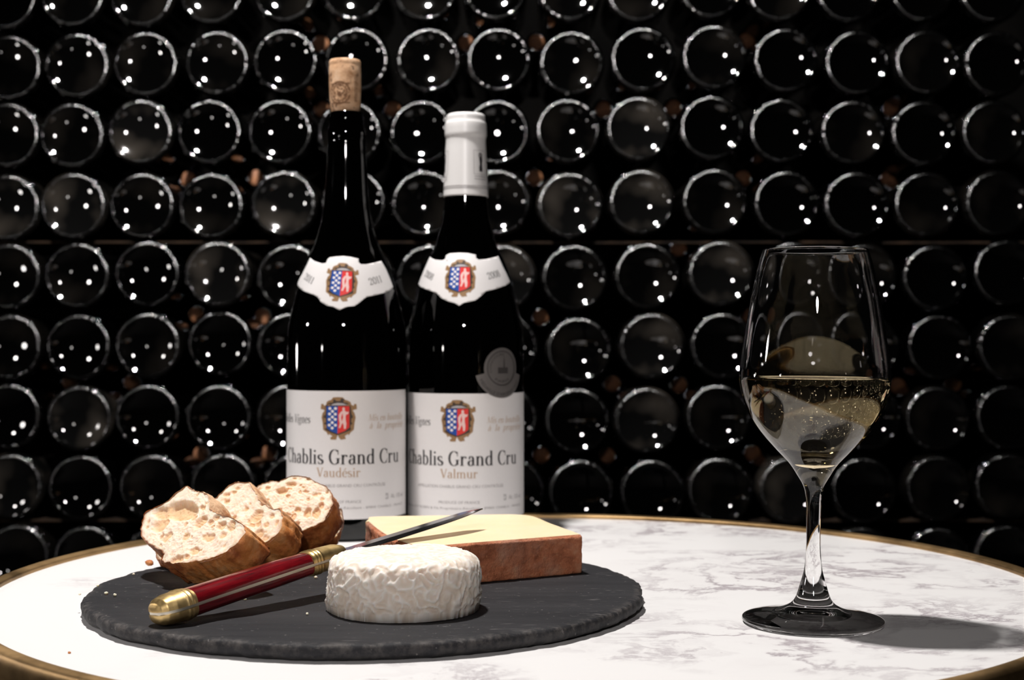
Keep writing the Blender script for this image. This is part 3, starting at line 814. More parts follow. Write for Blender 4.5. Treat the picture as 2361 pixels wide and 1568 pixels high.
def wedge():
    HT = 0.0208
    zt = ST + HT
    A, A1, B_, C_, D_, E_ = [ground(x, y, zt).to_2d() for x, y in ((842, 1203), (905, 1245), (979, 1261), (1342, 1234), (1206, 1188), (868, 1192))]
    root = empty('cheese_wedge', (*((A + C_ + D_) / 3), ZS))
    tag(root, 'pale yellow hard cheese wedge with reddish brown rind behind the white cheese', 'cheese')
    o0 = Vector(((A + C_ + D_) / 3).to_tuple())
    rindline = []
    ctrl = [A, A * 0.45 + A1 * 0.55 + Vector((-0.001, -0.0015)), A1, A1 * 0.4 + B_ * 0.6 + Vector((-0.001, -0.003)), B_ + Vector((0.002, -0.001)), B_ * 0.7 + C_ * 0.3 + Vector((0, -0.0012)), B_ * 0.3 + C_ * 0.7 + Vector((0, -0.0006)), C_]
    dense = catmull([tuple(p) for p in ctrl], 24)
    # rind: a strip 1.8 mm thick along A..C
    TH = 0.0018
    inn = []
    for i, p in enumerate(dense):
        a = Vector(dense[max(0, i - 1)]); b = Vector(dense[min(len(dense) - 1, i + 1)])
        t = (b - a).normalized(); inn.append(Vector(p) + Vector((-t.y, t.x)) * TH)
    bm = bmesh.new()
    nz = 26
    def edgecut(i, z):                        # how far the outer face steps back near top and bottom edges
        k = z / HT
        return 0.0012 * max(0, (k - 0.93) / 0.07) ** 2 + 0.0008 * max(0, (0.05 - k) / 0.05) ** 2
    O, I = [], []
    for i, p in enumerate(dense):
        t = (inn[i] - Vector(p)).normalized()
        co_, ci_ = [], []
        for j in range(nz + 1):
            z = HT * j / nz
            q = Vector((p[0], p[1], z))
            d = edgecut(i, z) + 0.0006 * fbm(q * 300, 4) + 0.0005 * noise.noise(q * 90)
            zz = z
            if j == nz: zz = HT - 0.0006 - 0.0012 * abs(noise.noise(q * 160)) - (0.0016 * max(0, 1 - abs(i / len(dense) - 0.52) / 0.12))
            w = Vector(p) + t * max(-0.0008, min(d, TH * 0.8))
            co_.append(bm.verts.new((w.x - o0.x, w.y - o0.y, max(0, zz))))
            ci_.append(bm.verts.new((inn[i].x - o0.x, inn[i].y - o0.y, max(0, z if j < nz else HT - 0.0001))))
        O.append(co_); I.append(ci_)
    for i in range(len(dense) - 1):
        for j in range(nz):
            bm.faces.new((O[i][j], O[i + 1][j], O[i + 1][j + 1], O[i][j + 1]))
            bm.faces.new((I[i][j + 1], I[i + 1][j + 1], I[i + 1][j], I[i][j]))
        bm.faces.new((O[i][nz], O[i + 1][nz], I[i + 1][nz], I[i][nz]))
        bm.faces.new((I[i][0], I[i + 1][0], O[i + 1][0], O[i][0]))
    for e in (0, len(dense) - 1):
        for j in range(nz): bm.faces.new((O[e][j], I[e][j], I[e][j + 1], O[e][j + 1]))
    fix_normals(bm)
    build('rind', bm, m_rind(), root)
    # paste: prism inside the rind
    back = catmull([tuple(C_), tuple(C_ * 0.5 + D_ * 0.5 + Vector((0.0008, 0.0006))), tuple(D_), tuple(D_ * 0.5 + E_ * 0.5 + Vector((0, 0.0015))), tuple(E_), tuple(A * 0.5 + E_ * 0.5 + Vector((-0.0012, 0.0004))), tuple(A)], 8)
    loop = [tuple(p) for p in inn] + back[1:-1]
    bm = bmesh.new()
    rows = []
    for z in (0.0, 0.0005, HT * 0.35, HT * 0.7, HT - 0.0006, HT):
        ins = 0.0005 if z in (0.0, HT) else 0
        cen = Vector(o0)
        row = []
        for p in loop:
            q = Vector(p); q += (cen - q).normalized() * ins
            q += Vector((1, 1)) * 0.0004 * noise.noise(Vector((q.x * 120, q.y * 120, z * 200)))
            row.append(bm.verts.new((q.x - o0.x, q.y - o0.y, z)))
        rows.append(row)
    n_ = len(loop)
    for a, b in zip(rows, rows[1:]):
        for k in range(n_):
            bm.faces.new((a[k], a[(k + 1) % n_], b[(k + 1) % n_], b[k]))
    for row in (rows[0], rows[-1]):
        for tri in tessellate_polygon([[Vector((v.co.x, v.co.y, 0)) for v in row]]):
            bm.faces.new([row[i] for i in tri])
    fix_normals(bm)
    build('paste', bm, m_paste(), root, smooth=False)
    return zt
wedge()

# ------------------------------------------------------------------ bread
def m_crumb():
    m = mat('bread_crumb_surface', (0.85, 0.66, 0.47), 0.75); n = N(m)
    n.b.inputs['Subsurface Weight'].default_value = 0.6
    n.b.inputs['Subsurface Radius'].default_value = (1, 0.5, 0.25)
    n.b.inputs['Subsurface Scale'].default_value = 0.005
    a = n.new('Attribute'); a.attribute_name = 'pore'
    e = n.new('Attribute'); e.attribute_name = 'toast'
    v = n.coord()
    c = n.ramp(n.noise(v, 260, 6, 0.7), [(0.30, (0.76, 0.53, 0.36)), (0.5, (0.88, 0.73, 0.58))])
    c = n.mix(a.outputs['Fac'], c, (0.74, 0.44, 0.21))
    c = n.mix(e.outputs['Fac'], c, (0.42, 0.17, 0.055))
    n.base(c)
    n.bump(n.noise(v, 900, 6, 0.7), 0.5, 0.0008)
    return m
def m_crust():
    m = mat('baked_bread_crust', (0.36, 0.14, 0.05), 0.6); n = N(m)
    v = n.coord()
    c = n.ramp(n.noise(v, 48, 7, 0.65), [(0.30, (0.09, 0.024, 0.010)), (0.44, (0.36, 0.095, 0.02)), (0.56, (0.62, 0.22, 0.05)), (0.75, (0.72, 0.40, 0.16))])
    f = n.ramp(n.noise(v, 190, 5, 0.7), [(0.5, (0, 0, 0)), (0.72, (1, 1, 1))])
    c = n.mix(n.math('MULTIPLY', f, 0.28), c, (0.55, 0.33, 0.22))
    tp = n.new('Attribute'); tp.attribute_name = 'torn'
    c = n.mix(n.math('MULTIPLY', tp.outputs['Fac'], n.ramp(n.noise(v, 90, 5), [(0.36, (0.2, 0.2, 0.2)), (0.52, (1, 1, 1))])), c, (0.80, 0.52, 0.31))
    n.base(c)
    n.bump(n.noise(v, 330, 6, 0.7), 0.7, 0.0012)
    return m
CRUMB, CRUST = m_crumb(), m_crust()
def resample(pts, n):
    P = [Vector(p) for p in pts] + [Vector(pts[0])]
    L = [0]
    for a, b in zip(P, P[1:]): L.append(L[-1] + (b - a).length)
    return [Vector((float(np.interp(t, L, [p.x for p in P])), float(np.interp(t, L, [p.y for p in P])))) for t in np.linspace(0, L[-1], n + 1)[:-1]]
def bread(outline, nrm, contact, T, pores, seed, label, lift=0.0, smallpores=34):
    rnd = random.Random(seed)
    n_ = Vector(nrm).normalized()
    e1 = Vector((0, 0, 1)).cross(n_).normalized()
    e2 = n_.cross(e1)
    foot = ground(contact[0], contact[1], ST)
    foot.z += lift
    p0 = foot + n_ * T
    cam0 = Vector((0, 0, Z0 + HC))
    def onplane(px, py):
        r = ray(px, py)
        k = (p0 - cam0).dot(n_) / r.dot(n_)
        q = cam0 + r * k - p0
        return (q.dot(e1), q.dot(e2))
    out2 = [onplane(*p) for p in outline]
    NS, NR = 240, 72
    cc = [tuple(p) for p in out2]
    sm = catmull(cc + [cc[0]], 6)[:-1]
    O = resample(sm, NS)
    cen = sum(O, Vector((0, 0))) / NS
    O = [p + (p - cen).normalized() * (0.0011 * fbm(Vector((p.x * 260 + seed, p.y * 260, 0)), 5)) for p in O]
    holes = []
    for (px, py, rx, ry, dp) in pores:
        a = onplane(px, py); bx = onplane(px + rx, py); by = onplane(px, py + ry)
        holes.append((a[0], a[1], math.dist(a, bx), math.dist(a, by), dp))
    for k in range(smallpores):
        i = rnd.randrange(NS)
        q = cen + (O[i] - cen) * math.sqrt(rnd.random()) * 0.9
        r = rnd.choice((0.0006, 0.0008, 0.001, 0.0013, 0.0018))
        holes.append((q.x, q.y, r * rnd.uniform(0.8, 1.7), r * rnd.uniform(0.7, 1.2), r * 0.7))
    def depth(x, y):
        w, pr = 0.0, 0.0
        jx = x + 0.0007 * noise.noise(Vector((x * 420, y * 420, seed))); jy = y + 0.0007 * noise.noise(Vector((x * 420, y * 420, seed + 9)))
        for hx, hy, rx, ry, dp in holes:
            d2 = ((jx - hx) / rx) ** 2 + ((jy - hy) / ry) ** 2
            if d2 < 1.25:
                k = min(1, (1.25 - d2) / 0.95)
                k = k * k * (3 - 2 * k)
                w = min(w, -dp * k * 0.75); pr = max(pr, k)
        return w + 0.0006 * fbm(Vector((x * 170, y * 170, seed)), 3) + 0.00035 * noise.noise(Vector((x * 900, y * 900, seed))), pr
    def P3(x, y, w): return p0 + e1 * x + e2 * y + n_ * w
    zmin = ZS + 0.0001
    def clampz(p):
        if p.z < zmin: p.z = zmin
        return p
    bm = bmesh.new(); lp = bm.verts.layers.float.new('pore'); lt = bm.verts.layers.float.new('toast')
    rings = []
    for i in range(1, NR + 1):
        k = (i / NR) ** 0.85
        ring = []
        for s in range(NS):
            q = cen + (O[s] - cen) * k
            w, pr = depth(q.x, q.y)
            fade = min(1, (1 - k) / 0.04)
            v = bm.verts.new(clampz(P3(q.x, q.y, w * fade - 0.0006 * (1 - fade))))
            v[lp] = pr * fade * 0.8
            v[lt] = max(0, min(1, (k - 0.915) / 0.075)) * (0.55 + 0.45 * noise.noise(Vector((q.x * 200, q.y * 200, 3))))
            ring.append(v)
        rings.append(ring)
    w, pr = depth(cen.x, cen.y)
    c0 = bm.verts.new(P3(cen.x, cen.y, w))
    for s in range(NS):
        s2 = (s + 1) % NS
        bm.faces.new((c0, rings[0][s], rings[0][s2]))
        for a, b in zip(rings, rings[1:]): bm.faces.new((a[s], b[s], b[s2], a[s2]))
    # back cut face
    ringb = []
    for k in (0.5, 0.96):
        ringb.append([bm.verts.new(clampz(P3(*(cen + (O[s] - cen) * k), -T + 0.0004 * noise.noise(Vector((O[s].x * 200 * k, O[s].y * 200 * k, 7)))))) for s in range(0, NS, 4)])
    c1 = bm.verts.new(clampz(P3(cen.x, cen.y, -T)))
    m_ = len(ringb[0])
    for s in range(m_):
        s2 = (s + 1) % m_
        bm.faces.new((c1, ringb[0][s2], ringb[0][s]))
        bm.faces.new((ringb[0][s], ringb[0][s2], ringb[1][s2], ringb[1][s]))
    root = empty('bread_slice', foot)
    tag(root, label, 'bread', 'slices of bread on the slate')
    for v in bm.verts: v.co -= foot
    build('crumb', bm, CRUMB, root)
    bm = bmesh.new(); lr = bm.verts.layers.float.new('torn')
    ymin, ymax = min(p.y for p in O), max(p.y for p in O)
    prof = [(0.985, 0.0003), (1.0, -0.0005), (1.008, -0.002)] + [(1.012 + 0.02 * math.sin(PI * t), -0.002 - (T - 0.004) * t) for t in [i / 14 for i in range(1, 15)]] + [(1.0, -T + 0.0006), (0.95, -T)]
    rr_ = []
    for k, w in prof:
        ring = []
        for s in range(NS):
            q = cen + (O[s] - cen) * k
            p3 = P3(q.x, q.y, w)
            d = 0.0011 * fbm(p3 * 110, 3) + 0.0004 * noise.noise(p3 * 700)
            if w > -0.0008: d *= 0.3
            dirv = (e1 * (O[s] - cen).x + e2 * (O[s] - cen).y).normalized()
            v = bm.verts.new(clampz(p3 + dirv * d) - foot)
            v[lr] = max(0, min(1, ((O[s].y - ymin) / (ymax - ymin) - 0.62) / 0.2))
            ring.append(v)
        rr_.append(ring)
    for a, b in zip(rr_, rr_[1:]):
        for s in range(NS):
            s2 = (s + 1) % NS
            bm.faces.new((a[s], b[s], b[s2], a[s2]))
    fix_normals(bm)
    build('crust', bm, CRUST, root)
    zs = [v.co.z for ch in root.children for v in ch.data.vertices]
    print('BREAD', label, 'min z above slate', round((min(zs) + foot.z - ZS) * 1000, 2), 'max', round((max(zs) + foot.z - ZS) * 1000, 1))
    return root
c5 = lambda q: [(310 + x / 5.809, 1100 + y / 5.809) for x, y in q]
c6 = lambda q: [(460 + x / 6.746, 1080 + y / 6.746) for x, y in q]
def pz(q, sc, ox, oy): return [(ox + x / sc, oy + y / sc, rx / sc, ry / sc, d / 1000) for x, y, rx, ry, d in q]
bread(c5([(82,700),(105,590),(145,470),(290,400),(420,330),(540,230),(690,122),(780,165),(900,195),(990,250),(1010,340),(1025,440),(1130,490),(1300,550),(1420,610),(1500,700),(1470,790),(1400,880),(1300,960),(1180,1040),(950,1120),(700,1155),(500,1165),(375,1135),(362,1090),(385,1050),(370,1000),(270,945),(160,880),(100,800)]),
      (-0.55, -0.52, 0.65), (440, 1352), 0.0185,
      pz([(620,450,230,100,4.5),(350,630,100,85,2.6),(890,600,75,70,2.2),(1165,650,65,45,2.2),(1290,680,60,30,1.8),(1000,810,80,45,1.2),(1180,780,45,38,1.2),(440,800,45,60,1.6),(800,990,80,40,1.6),(590,1090,65,35,1.6),(700,1065,40,28,1.0),(690,800,50,38,1.2),(380,480,150,60,2.5),(910,410,50,28,1.4)], 5.809, 310, 1100),
      1, 'holey bread slice with dark crust, lowest and closest to the knife end cap')
bread(c6([(270,450),(350,370),(500,240),(720,208),(830,290),(900,420),(960,530),(1060,580),(1160,630),(1250,635),(1308,720),(1302,860),(1215,1030),(1000,1180),(700,1330),(300,1440),(-100,1480),(-500,1470),(-680,1390),(-640,1180),(-400,900),(-100,650),(100,520)]),
      (-0.42, -0.62, 0.62), (520, 1312), 0.019,
      pz([(890,740,100,90,2.2),(920,1020,85,70,1.4),(1115,740,40,40,1.2),(1195,845,30,50,1.4),(780,820,35,40,1.1),(420,520,50,40,1.4),(980,555,50,25,1.4),(590,310,50,22,1.2),(540,370,45,28,1.2),(420,410,60,28,1.2),(280,605,40,30,1.2),(720,630,40,35,1.0),(1040,880,45,40,0.9)], 6.746, 460, 1080),
      2, 'middle bread slice leaning between two other slices', 0.0)
bread(c6([(760,400),(900,265),(1060,205),(1140,178),(1240,188),(1380,140),(1520,108),(1700,150),(1830,200),(1970,285),(2060,385),(2082,500),(2062,620),(2000,740),(1900,850),(1750,925),(1600,968),(1450,985),(1310,1015),(1100,1030),(850,930),(700,780),(680,560)]),
      (-0.10, -0.74, 0.64), (690, 1297), 0.0215,
      pz([(1280,350,95,55,3.2),(1430,245,90,40,1.8),(1895,578,45,48,2.2),(1525,640,48,40,1.6),(1680,690,62,85,2.4),(1822,690,65,95,2.4),(1510,880,50,58,2.0),(1460,750,50,50,1.2),(1370,790,45,50,1.0),(1980,370,32,35,1.6),(1700,165,45,22,1.4),(1810,210,38,20,1.2),(1060,310,50,35,1.2),(1380,430,30,25,1.0)], 6.746, 460, 1080),
      3, 'upright bread slice with round holes in front of the opened bottle')
bread(c6([(1300,420),(1500,400),(1700,420),(1900,500),(2080,600),(2180,625),(2225,690),(2232,800),(2200,950),(2100,1100),(1900,1180),(1700,1200),(1450,1150),(1250,950),(1200,650)]),
      (0.18, -0.86, 0.48), (700, 1275), 0.016, [], 4, 'rearmost bread slice, only its end showing beside the knife bolster', 0.0)
# crumbs
rnd = random.Random(9)
for i, (px, py, s, z) in enumerate([(345, 1306, 0.0024, ST), (308, 1327, 0.0007, ST), (245, 1372, 0.001, ST), (265, 1376, 0.0009, ST), (225, 1354, 0.0007, ST), (184, 1374, 0.0007, ST), (728, 1335, 0.0009, ST), (565, 1385, 0.0007, ST), (708, 1419, 0.0007, ST), (621, 1355, 0.0007, ST), (160, 1507, 0.0007, 0.0)]):
    bm = bmesh.new()
    bmesh.ops.create_icosphere(bm, subdivisions=2, radius=s)
    for v in bm.verts:
        v.co *= 1 + 0.4 * noise.noise(v.co / s * 1.3 + Vector((i * 7, 0, 0)))
        v.co.z *= 0.7
    lo = min(v.co.z for v in bm.verts)
    o = build('bread_crumb', bm, CRUST if i in (0, 10) else CRUMB)
    o.location = ground(px, py, z); o.location.z += -lo + (0.0003 if z else 0)
    if i == 0: tag(o, 'largest toasted bread crumb lying behind the first bread slice', 'crumb', 'bread crumbs')
    elif i == 10: tag(o, 'lone orange bread crumb on the white marble', 'crumb', 'bread crumbs')
    else: tag(o, ['tiny bread crumb on the slate just left of the first bread slice', 'pale bread crumb at the left of the slate, larger of a close pair', 'pale bread crumb at the left of the slate, smaller of a close pair',
                  'tiny bread crumb on the slate beyond the close pair of crumbs', 'tiny bread crumb at the leftmost edge of the slate', 'pale bread crumb on the slate beneath the knife bolster', 'tiny bread crumb on the slate below the middle of the knife handle',
                  'tiny bread crumb on the slate left of the white cheese foot', 'tiny bread crumb on the slate beside the knife handle shadow'][i - 1], 'crumb', 'bread crumbs')

# ------------------------------------------------------------------ pocket knife
def m_wood():
    m = mat('red_lacquered_wood', (0.26, 0.012, 0.016), 0.22); n = N(m)
    v = n.coord((1, 7, 7))
    n.base(n.ramp(n.noise(v, 60, 6, 0.6), [(0.3, (0.05, 0.002, 0.004)), (0.6, (0.17, 0.004, 0.008)), (0.8, (0.26, 0.007, 0.011))]))
    n.b.inputs['Coat Weight'].default_value = 0.3
    n.bump(n.noise(v, 300, 4), 0.08, 0.0003)
    return m
STEEL = mat('polished_blade_steel', (0.55, 0.55, 0.57), 0.13, 1.0)
nn = N(STEEL); nn.rough(nn.math('ADD', nn.math('MULTIPLY', nn.noise(nn.coord((1, 10, 1)), 120, 4), 0.15), 0.06))
LINER = mat('brushed_liner_steel', (0.62, 0.58, 0.50), 0.35, 1.0)
ROLL = -4.0
def knife():
    zb = 0.0148
    butt = ground(392, 1405, zb)
    rest = ground(905, 1240, 0.0318)
    a = (rest - butt); t_all = a.length
    L = a.normalized()
    Sd = L.cross(Vector((0, 0, 1))).normalized()          # towards the camera side
    roll = Matrix.Rotation(math.radians(ROLL), 3, L)
    Sd = roll @ Sd
    U = Sd.cross(L).normalized()
    M = Matrix((L, Sd, U)).transposed().to_4x4()
    M.translation = butt
    root = empty('pocket_knife')
    root.matrix_world = M
    tag(root, 'open pocket knife with red wooden handle and brass ends resting on the yellow cheese', 'knife')
    hl = 0.1045                                            # handle from butt centre to bolster front
    x0 = -0.0085
    def centre(x):                                         # gentle S of the handle in the flat plane, and a small bow in height
        k = (x - x0) / (hl - x0)
        return 0.0022 * math.sin(PI * 1.15 * k) - 0.0008, 0.0009 * math.sin(PI * k)
    def half(x):                                           # half width, half thickness
        xs = [-0.0085, -0.0082, -0.0072, -0.005, -0.001, 0.005, 0.015, 0.035, 0.06, 0.08, 0.09, 0.099, 0.1025, 0.1045]
        ws = [0.0005, 0.0026, 0.0048, 0.0068, 0.0082, 0.0085, 0.0080, 0.0078, 0.0075, 0.0068, 0.0066, 0.0062, 0.0050, 0.0022]
        ts = [0.0005, 0.0022, 0.0042, 0.0056, 0.0064, 0.0065, 0.0062, 0.0061, 0.0059, 0.0055, 0.0056, 0.0052, 0.0042, 0.0022]
        return float(np.interp(x, xs, ws)), float(np.interp(x, xs, ts))
    def sect(x, u0, u1, grow=0.0, n=14):                   # slab of the rounded section between heights u0..u1
        w, t = half(x)
        w += grow; t += grow
        cy, cz = centre(x)
        lo, hi = max(-t, u0), min(t, u1)
        pts = []
        ex = 2.6
        def wid(u): return w * max(0.0, 1 - abs(u / t) ** ex) ** (1 / ex)
        if u0 >= 0: us = [hi * math.sin(PI / 2 * k / n) * (1 - lo / hi) + lo for k in range(n + 1)] if hi > lo else [lo] * (n + 1)
        elif u1 <= 0: us = [-(-lo * math.sin(PI / 2 * k / n) * (1 - hi / lo) - hi) for k in range(n + 1)][::-1]
        else: us = [lo + (hi - lo) * k / n for k in range(n + 1)]
        for u in us: pts.append((wid(u), u))
        for u in reversed(us): pts.append((-wid(u), u))
        return [Vector((x, cy + y, cz + z)) for y, z in pts]
    def sweep(name, xs, u0, u1, m, grow=0.0, gfun=None, parent=None):
        bm = bmesh.new(); rows = []
        for x in xs:
            rows.append([bm.verts.new(p) for p in sect(x, u0, u1, gfun(x) if gfun else grow)])
        k_ = len(rows[0])
        for r0, r1 in zip(rows, rows[1:]):
            for k in range(k_): bm.faces.new((r0[k], r0[(k + 1) % k_], r1[(k + 1) % k_], r1[k]))
        for r in (rows[0], rows[-1]): bm.faces.new(r)
        bmesh.ops.remove_doubles(bm, verts=bm.verts, dist=1e-6)
        fix_normals(bm)
        o = build(name, bm, m, parent or root)
        o.data.set_sharp_from_angle(angle=math.radians(40))
        return o
    X = lambda a, b, n: [a + (b - a) * i / n for i in range(n + 1)]
    wood = m_wood()
    g = 0.0007
    cap0, cap1, bol0 = 0.0085, 0.0085, 0.0785
    sweep('handle_scale', X(cap1, bol0, 24), g, 1, wood)
    sweep('handle_scale', X(cap1, bol0, 24), -1, -g, wood)
    sweep('liner', X(-0.0078, hl - 0.001, 48), -g, g, LINER, -0.0002)
    def ring(x):
        r = 0.00025
        for c in (0.0065, 0.0045): r += 0.00035 * math.exp(-((x - c) / 0.0006) ** 2)
        return r
    capxs = X(-0.0085, -0.004, 14) + X(-0.0035, cap0 + 0.0004, 34)
    for u0, u1 in ((g, 1), (-1, -g)):
        sweep('end_cap', capxs, u0, u1, BRASS, gfun=ring)
    def ring2(x):
        r = 0.0003
        for c in (bol0 + 0.0018, bol0 + 0.0038, bol0 + 0.0058): r += 0.00045 * math.exp(-((x - c) / 0.0006) ** 2)
        return r
    for u0, u1 in ((g, 1), (-1, -g)):
        sweep('bolster', X(bol0 - 0.0004, hl - 0.003, 50) + X(hl - 0.0028, hl, 10), u0, u1, BRASS, gfun=ring2)
    # blade: flat, edge towards the camera
    tip = 0.2075
    bm = bmesh.new()
    rows = []
    for x in X(hl - 0.004, tip, 60):
        k = (x - hl) / (tip - hl); k = max(0, k)
        spine = -0.0058 + 0.0008 * k + 0.0058 * max(0, (k - 0.86) / 0.14) ** 1.8
        edge = float(np.interp(k, [0, 0.06, 0.1, 0.5, 0.7, 0.82, 0.91, 0.97, 1.0], [0.0030, 0.0032, 0.0062, 0.0070, 0.0066, 0.0054, 0.0034, 0.0016, 0.0002]))
        if k >= 1: spine = edge - 0.0001
        th = 0.0011 * (1 - 0.55 * k)
        mid = spine * 0.45 + edge * 0.55
        rows.append([bm.verts.new((x, y, z)) for y, z in ((spine, -th), (mid, -th * 0.9), (edge - 0.0004, -0.0002), (edge, 0), (edge - 0.0004, 0.0002), (mid, th * 0.9), (spine, th))])
    for a_, b_ in zip(rows, rows[1:]):
        for k in range(7): bm.faces.new((a_[k], a_[(k + 1) % 7], b_[(k + 1) % 7], b_[k]))
    bm.faces.new(rows[0]); bm.faces.new(rows[-1][::-1])
    fix_normals(bm)
    o = build('blade', bm, STEEL, root, smooth=False)
    bpy.context.view_layer.update()
    zz = [(root.matrix_world @ v.co).z - ZS for ch in root.children for v in ch.data.vertices]
    print('KNIFE min z above slate mm', round(min(zz) * 1000, 2))
knife()

# ------------------------------------------------------------------ the wall of lying bottles
WD = 1.66
def wall_bottle_mesh():
    P = catmull([(0, 7.45), (1.2, 7.45), (2.6, 7.45), (5, 7.36), (10, 7.03), (15, 6.42), (20, 5.54), (24, 4.58), (28, 3.28), (31, 1.98), (33, 0.83), (34.3, 0.17), (35.5, 0.0), (37.0, 0.6), (38.5, 2.2), (39.6, 5.0), (40.0, 9.0), (40.0, 40), (40.0, 90), (40.0, 128), (38.0, 150), (30.5, 178), (22, 200), (16.4, 220), (14.6, 240), (13.6, 270), (13.9, 284), (12, 292), (0, 293)], 4)
    bm = lathe([(max(0, r) / 1000, z / 1000) for r, z in P], 72)
    n0 = len(bm.faces)
    srnd = random.Random(5)
    nb = 52
    for k in range(nb):                      # stippled resting ring: low round studs
        a = 2 * PI * k / nb
        c = Vector((0.0362 * math.cos(a), 0.0362 * math.sin(a), 0.0001))
        er, et = Vector((math.cos(a), math.sin(a), 0)), Vector((-math.sin(a), math.cos(a), 0))
        tl = math.radians(17 + srnd.gauss(0, 5))
        ax = er * math.sin(tl) + Vector((0, 0, -math.cos(tl)))     # stud axis leans outwards
        ex = er * math.cos(tl) + Vector((0, 0, math.sin(tl)))
        rows = []
        RC, A0 = 0.0046, math.radians(22)
        for fr in (1.0, 0.75, 0.5, 0.25, 0):
            h = RC * (math.cos(A0 * fr) - math.cos(A0)); w = RC * math.sin(A0 * fr)
            if fr == 0: rows.append([bm.verts.new(c + ax * h)]); continue
            rows.append([bm.verts.new(c + ax * h + ex * (w * math.cos(2 * PI * i / 10)) + et * (w * math.sin(2 * PI * i / 10))) for i in range(10)])
        for r0, r1 in zip(rows, rows[1:]):
            for i in range(10):
                i2 = (i + 1) % 10
                if len(r1) == 1: bm.faces.new((r0[i], r0[i2], r1[0]))
                else: bm.faces.new((r0[i], r0[i2], r1[i2], r1[i]))
    bm.faces.ensure_lookup_table()
    for f in bm.faces[n0:]: f.material_index = 1
    for v in bm.verts: v.co = Vector((v.co.x, v.co.z, -v.co.y))   # axis -> +Y (into the wall), base faces the camera
    return fix_normals(bm)
proto = build('lying_bottle', wall_bottle_mesh(), [GLASSY[0], STUD])
R0 = [(8,-8),(165,-14),(325,-14),(486,-20),(655,-24),(816,-26),(980,-27),(1142,-28),(1314,-26),(1472,-24),(1640,-33),(1797,-26),(1958,-24),(2128,-26),(2290,-24)]
R1 = [(20,155),(176,150),(335,146),(500,144),(658,140),(822,137),(988,138),(1150,137),(1318,145),(1483,136),(1648,131),(1813,138),(1978,144),(2140,143),(2300,146)]
R2 = [(15,311),(165,311),(323,303),(482,303),(645,303),(805,305),(972,305),(1146,304),(1310,301),(1473,296),(1642,294),(1803,301),(1968,305),(2131,306),(2294,305)]
R3 = [(15,478),(168,474),(327,474),(486,474),(654,469),(815,468),(978,468),(1148,466),(1315,473),(1480,466),(1649,464),(1815,469),(1977,471),(2138,471),(2303,468)]
R4 = [(18,637),(177,635),(339,631),(502,632),(668,639),(832,640),(990,640),(1160,640),(1325,640),(1493,636),(1663,631),(1829,633),(1995,638),(2158,640),(2322,628)]
R5 = [(20,800),(180,800),(340,797),(507,792),(668,797),(834,798),(1000,798),(1166,800),(1335,807),(1504,798),(1668,797),(1835,800),(2000,800),(2168,800),(2332,800)]
R6 = [(18,960),(182,965),(340,962),(504,963),(666,962),(832,962),(998,962),(1164,965),(1331,970),(1492,970),(1657,962),(1832,962),(2004,962),(2163,966),(2327,962)]
R7 = [(22,1122),(185,1125),(350,1124),(514,1122),(682,1122),(850,1125),(1016,1128),(1182,1132),(1340,1136),(1505,1136),(1661,1131),(1826,1130),(1993,1130),(2165,1126),(2324,1122)]
R8 = [(38,1285),(197,1288),(360,1290),(1990,1290),(2165,1291),(2322,1286)]
ORD = ['first', 'second', 'third', 'fourth', 'fifth', 'sixth', 'seventh', 'eighth', 'ninth', 'tenth']
ROWS = [R0, R1, R2, R3, R4, R5, R6, R7, R8]
ROWN = ['fourth row above the lath', 'third row above the lath', 'second row above the lath', 'first row above the lath', 'first row below the lath', 'second row below the lath', 'third row below the lath', 'fourth row below the lath', 'lowest row behind the table']
HID = {(4, 5), (5, 5), (5, 6), (6, 5), (6, 6), (7, 5), (7, 6)}
DUSTY = {(3, 1), (3, 0), (3, 4), (3, 8), (3, 9), (4, 10), (5, 9), (2, 2), (4, 3), (6, 1), (7, 0), (7, 11), (4, 7), (6, 9), (2, 9)}
rnd = random.Random(21)
first = True
def place_of(ri, ci):
    n_ = len(ROWS[ri])
    if ri == 8:
        return ORD[ci] + ' from the left' if ci < 3 else ORD[n_ - 1 - ci] + ' from the right'
    return ORD[ci] + ' from the left' if ci <= 6 else ORD[n_ - 1 - ci] + ' from the right'
for ri, row in enumerate(ROWS):
    for ci, (px, py) in enumerate(row):
        if first: o, first = proto, False
        else:
            o = proto.copy(); COL.objects.link(o)
        o.location = at(px, py, WD + rnd.uniform(-0.004, 0.006))
        o.rotation_euler = (math.radians(rnd.gauss(0, 0.4)), rnd.randrange(4) * PI / 2, math.radians(rnd.gauss(0, 0.4)))
        o.scale = (1, 1, 1) if ri not in (0, 1, 2) else (0.985, 1, 0.985)
        dusty = (ri, ci) in DUSTY
        k = 2 if dusty else (1 if rnd.random() < 0.55 else 0)
        o.material_slots[0].link = 'OBJECT'
        o.material_slots[0].material = GLASSY[k]
        if (ri, ci) in HID:
            tag(o, 'dark bottle base hidden behind the two standing wine bottles', 'bottle', 'lying bottles stacked in the wall')
        else:
            tag(o, ('dusty' if dusty else 'dark') + ' bottle base, ' + place_of(ri, ci) + ', ' + ROWN[ri], 'bottle', 'lying bottles stacked in the wall')

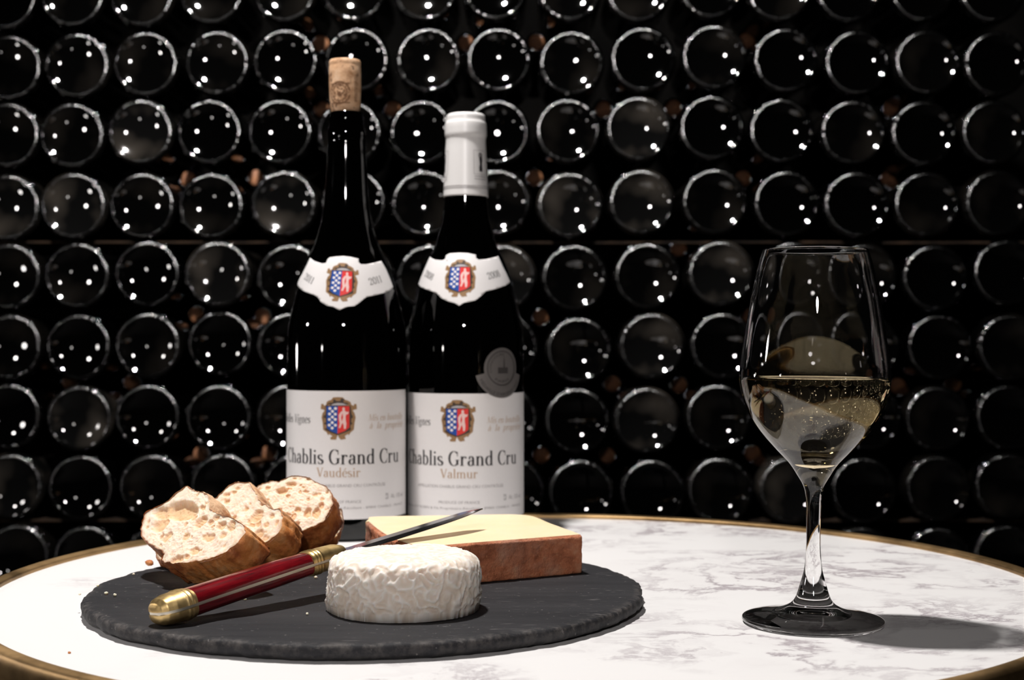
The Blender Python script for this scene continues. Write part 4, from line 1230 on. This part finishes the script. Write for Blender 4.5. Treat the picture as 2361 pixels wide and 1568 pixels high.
# necks with corks pointing out between the bases
NP = catmull([(0, 1.0), (8.6, 1.0), (9.2, 0.3), (10.5, 0), (13.0, 0.8), (13.4, 3), (13.4, 9), (12.9, 12), (13.4, 30), (13.6, 62), (14.4, 80), (16, 100), (19, 130), (24, 180), (26, 220), (26, 250), (0, 252)], 3)
bm = lathe([(max(0, r) / 1000, z / 1000) for r, z in NP], 32)
for v in bm.verts: v.co = Vector((v.co.x, v.co.z, -v.co.y))
nproto = build('corked_bottle', fix_normals(bm), GLASSY[1])
AMBER = mat('aged_amber_cork', (0.08, 0.03, 0.01), 0.8)
nn = N(AMBER); nn.base(nn.ramp(nn.noise(nn.coord(), 150, 5), [(0.3, (0.05, 0.014, 0.002)), (0.7, (0.10, 0.034, 0.005))]))
bm = lathe([(0, -0.0018), (0.0082, -0.0018), (0.0098, -0.0008), (0.0100, 0.0014), (0, 0.0014)], 24)
for v in bm.verts: v.co = Vector((v.co.x, v.co.z, -v.co.y))
cproto = build('cork', fix_normals(bm), AMBER, nproto)
NK = [(1237,98),(1075,100),(1391,252),(1553,249),(1722,94),(1233,410),(1713,412),(1247,732),(1565,573),(434,414),(590,410),(454,726),(606,730),(162,880),(305,882),(464,1047),(620,1045),(1412,885),(1566,888),(1248,1050),(1736,1046),(2198,886),(905,252),(742,252),(2055,252),(2050,412),(1730,730),(740,100),(2070,890),(1400,1050)]
ND = WD + 0.098                           # the necks sit in the true gaps, about 10 cm behind the bases
used = {}
for i, (px, py) in enumerate(NK):
    if i == 0: o, c = nproto, cproto
    else:
        o = nproto.copy(); COL.objects.link(o)
        c = cproto.copy(); COL.objects.link(c); c.parent = o
    o.location = at(px, py, ND)
    best = min(((math.hypot(px - x, py - y), ri, ci) for ri, row in enumerate(ROWS) for ci, (x, y) in enumerate(row) if y > py and (ri, ci) not in HID))
    _, ri, ci = best
    side = 'left' if px < ROWS[ri][ci][0] else 'right'
    tag(o, 'recessed amber cork, upper %s of %s base from %s, %s' % (side, ORD[ci if ci <= 6 else len(ROWS[ri]) - 1 - ci], 'left' if ci <= 6 else 'right', ROWN[ri].replace('the ', '')), 'bottle', 'corked necks between the bottle bases')

# wooden laths lying between the rows
LATH = mat('thin_wooden_lath', (0.16, 0.085, 0.045), 0.9)
LATH.node_tree.nodes['Principled BSDF'].inputs['Specular IOR Level'].default_value = 0.05
nn = N(LATH); nn.base(nn.ramp(nn.noise(nn.coord((2, 20, 20)), 12, 5), [(0.42, (0.001, 0.0007, 0.0005)), (0.7, (0.012, 0.007, 0.004))]))
for (py, lab) in ((557, 'thin wooden lath laid across the bottle wall at mid height'), (1204, 'low wooden lath laid across the bottle wall behind the table edge')):
    p = at(CX, py, WD)
    bm = box_bm(-0.72, 0.72, 0, 0.02, -0.0012, 0.0012)
    bmesh.ops.subdivide_edges(bm, edges=[e for e in bm.edges if abs(e.verts[0].co.x - e.verts[1].co.x) > 0.5], cuts=60)
    for v in bm.verts: v.co.z += 0.0011 * noise.noise(Vector((v.co.x * 5, py, 0)))
    o = build('wooden_lath', bm, LATH, smooth=False)
    o.location = (0, WD + 0.012, p.z)
    tag(o, lab, 'lath')
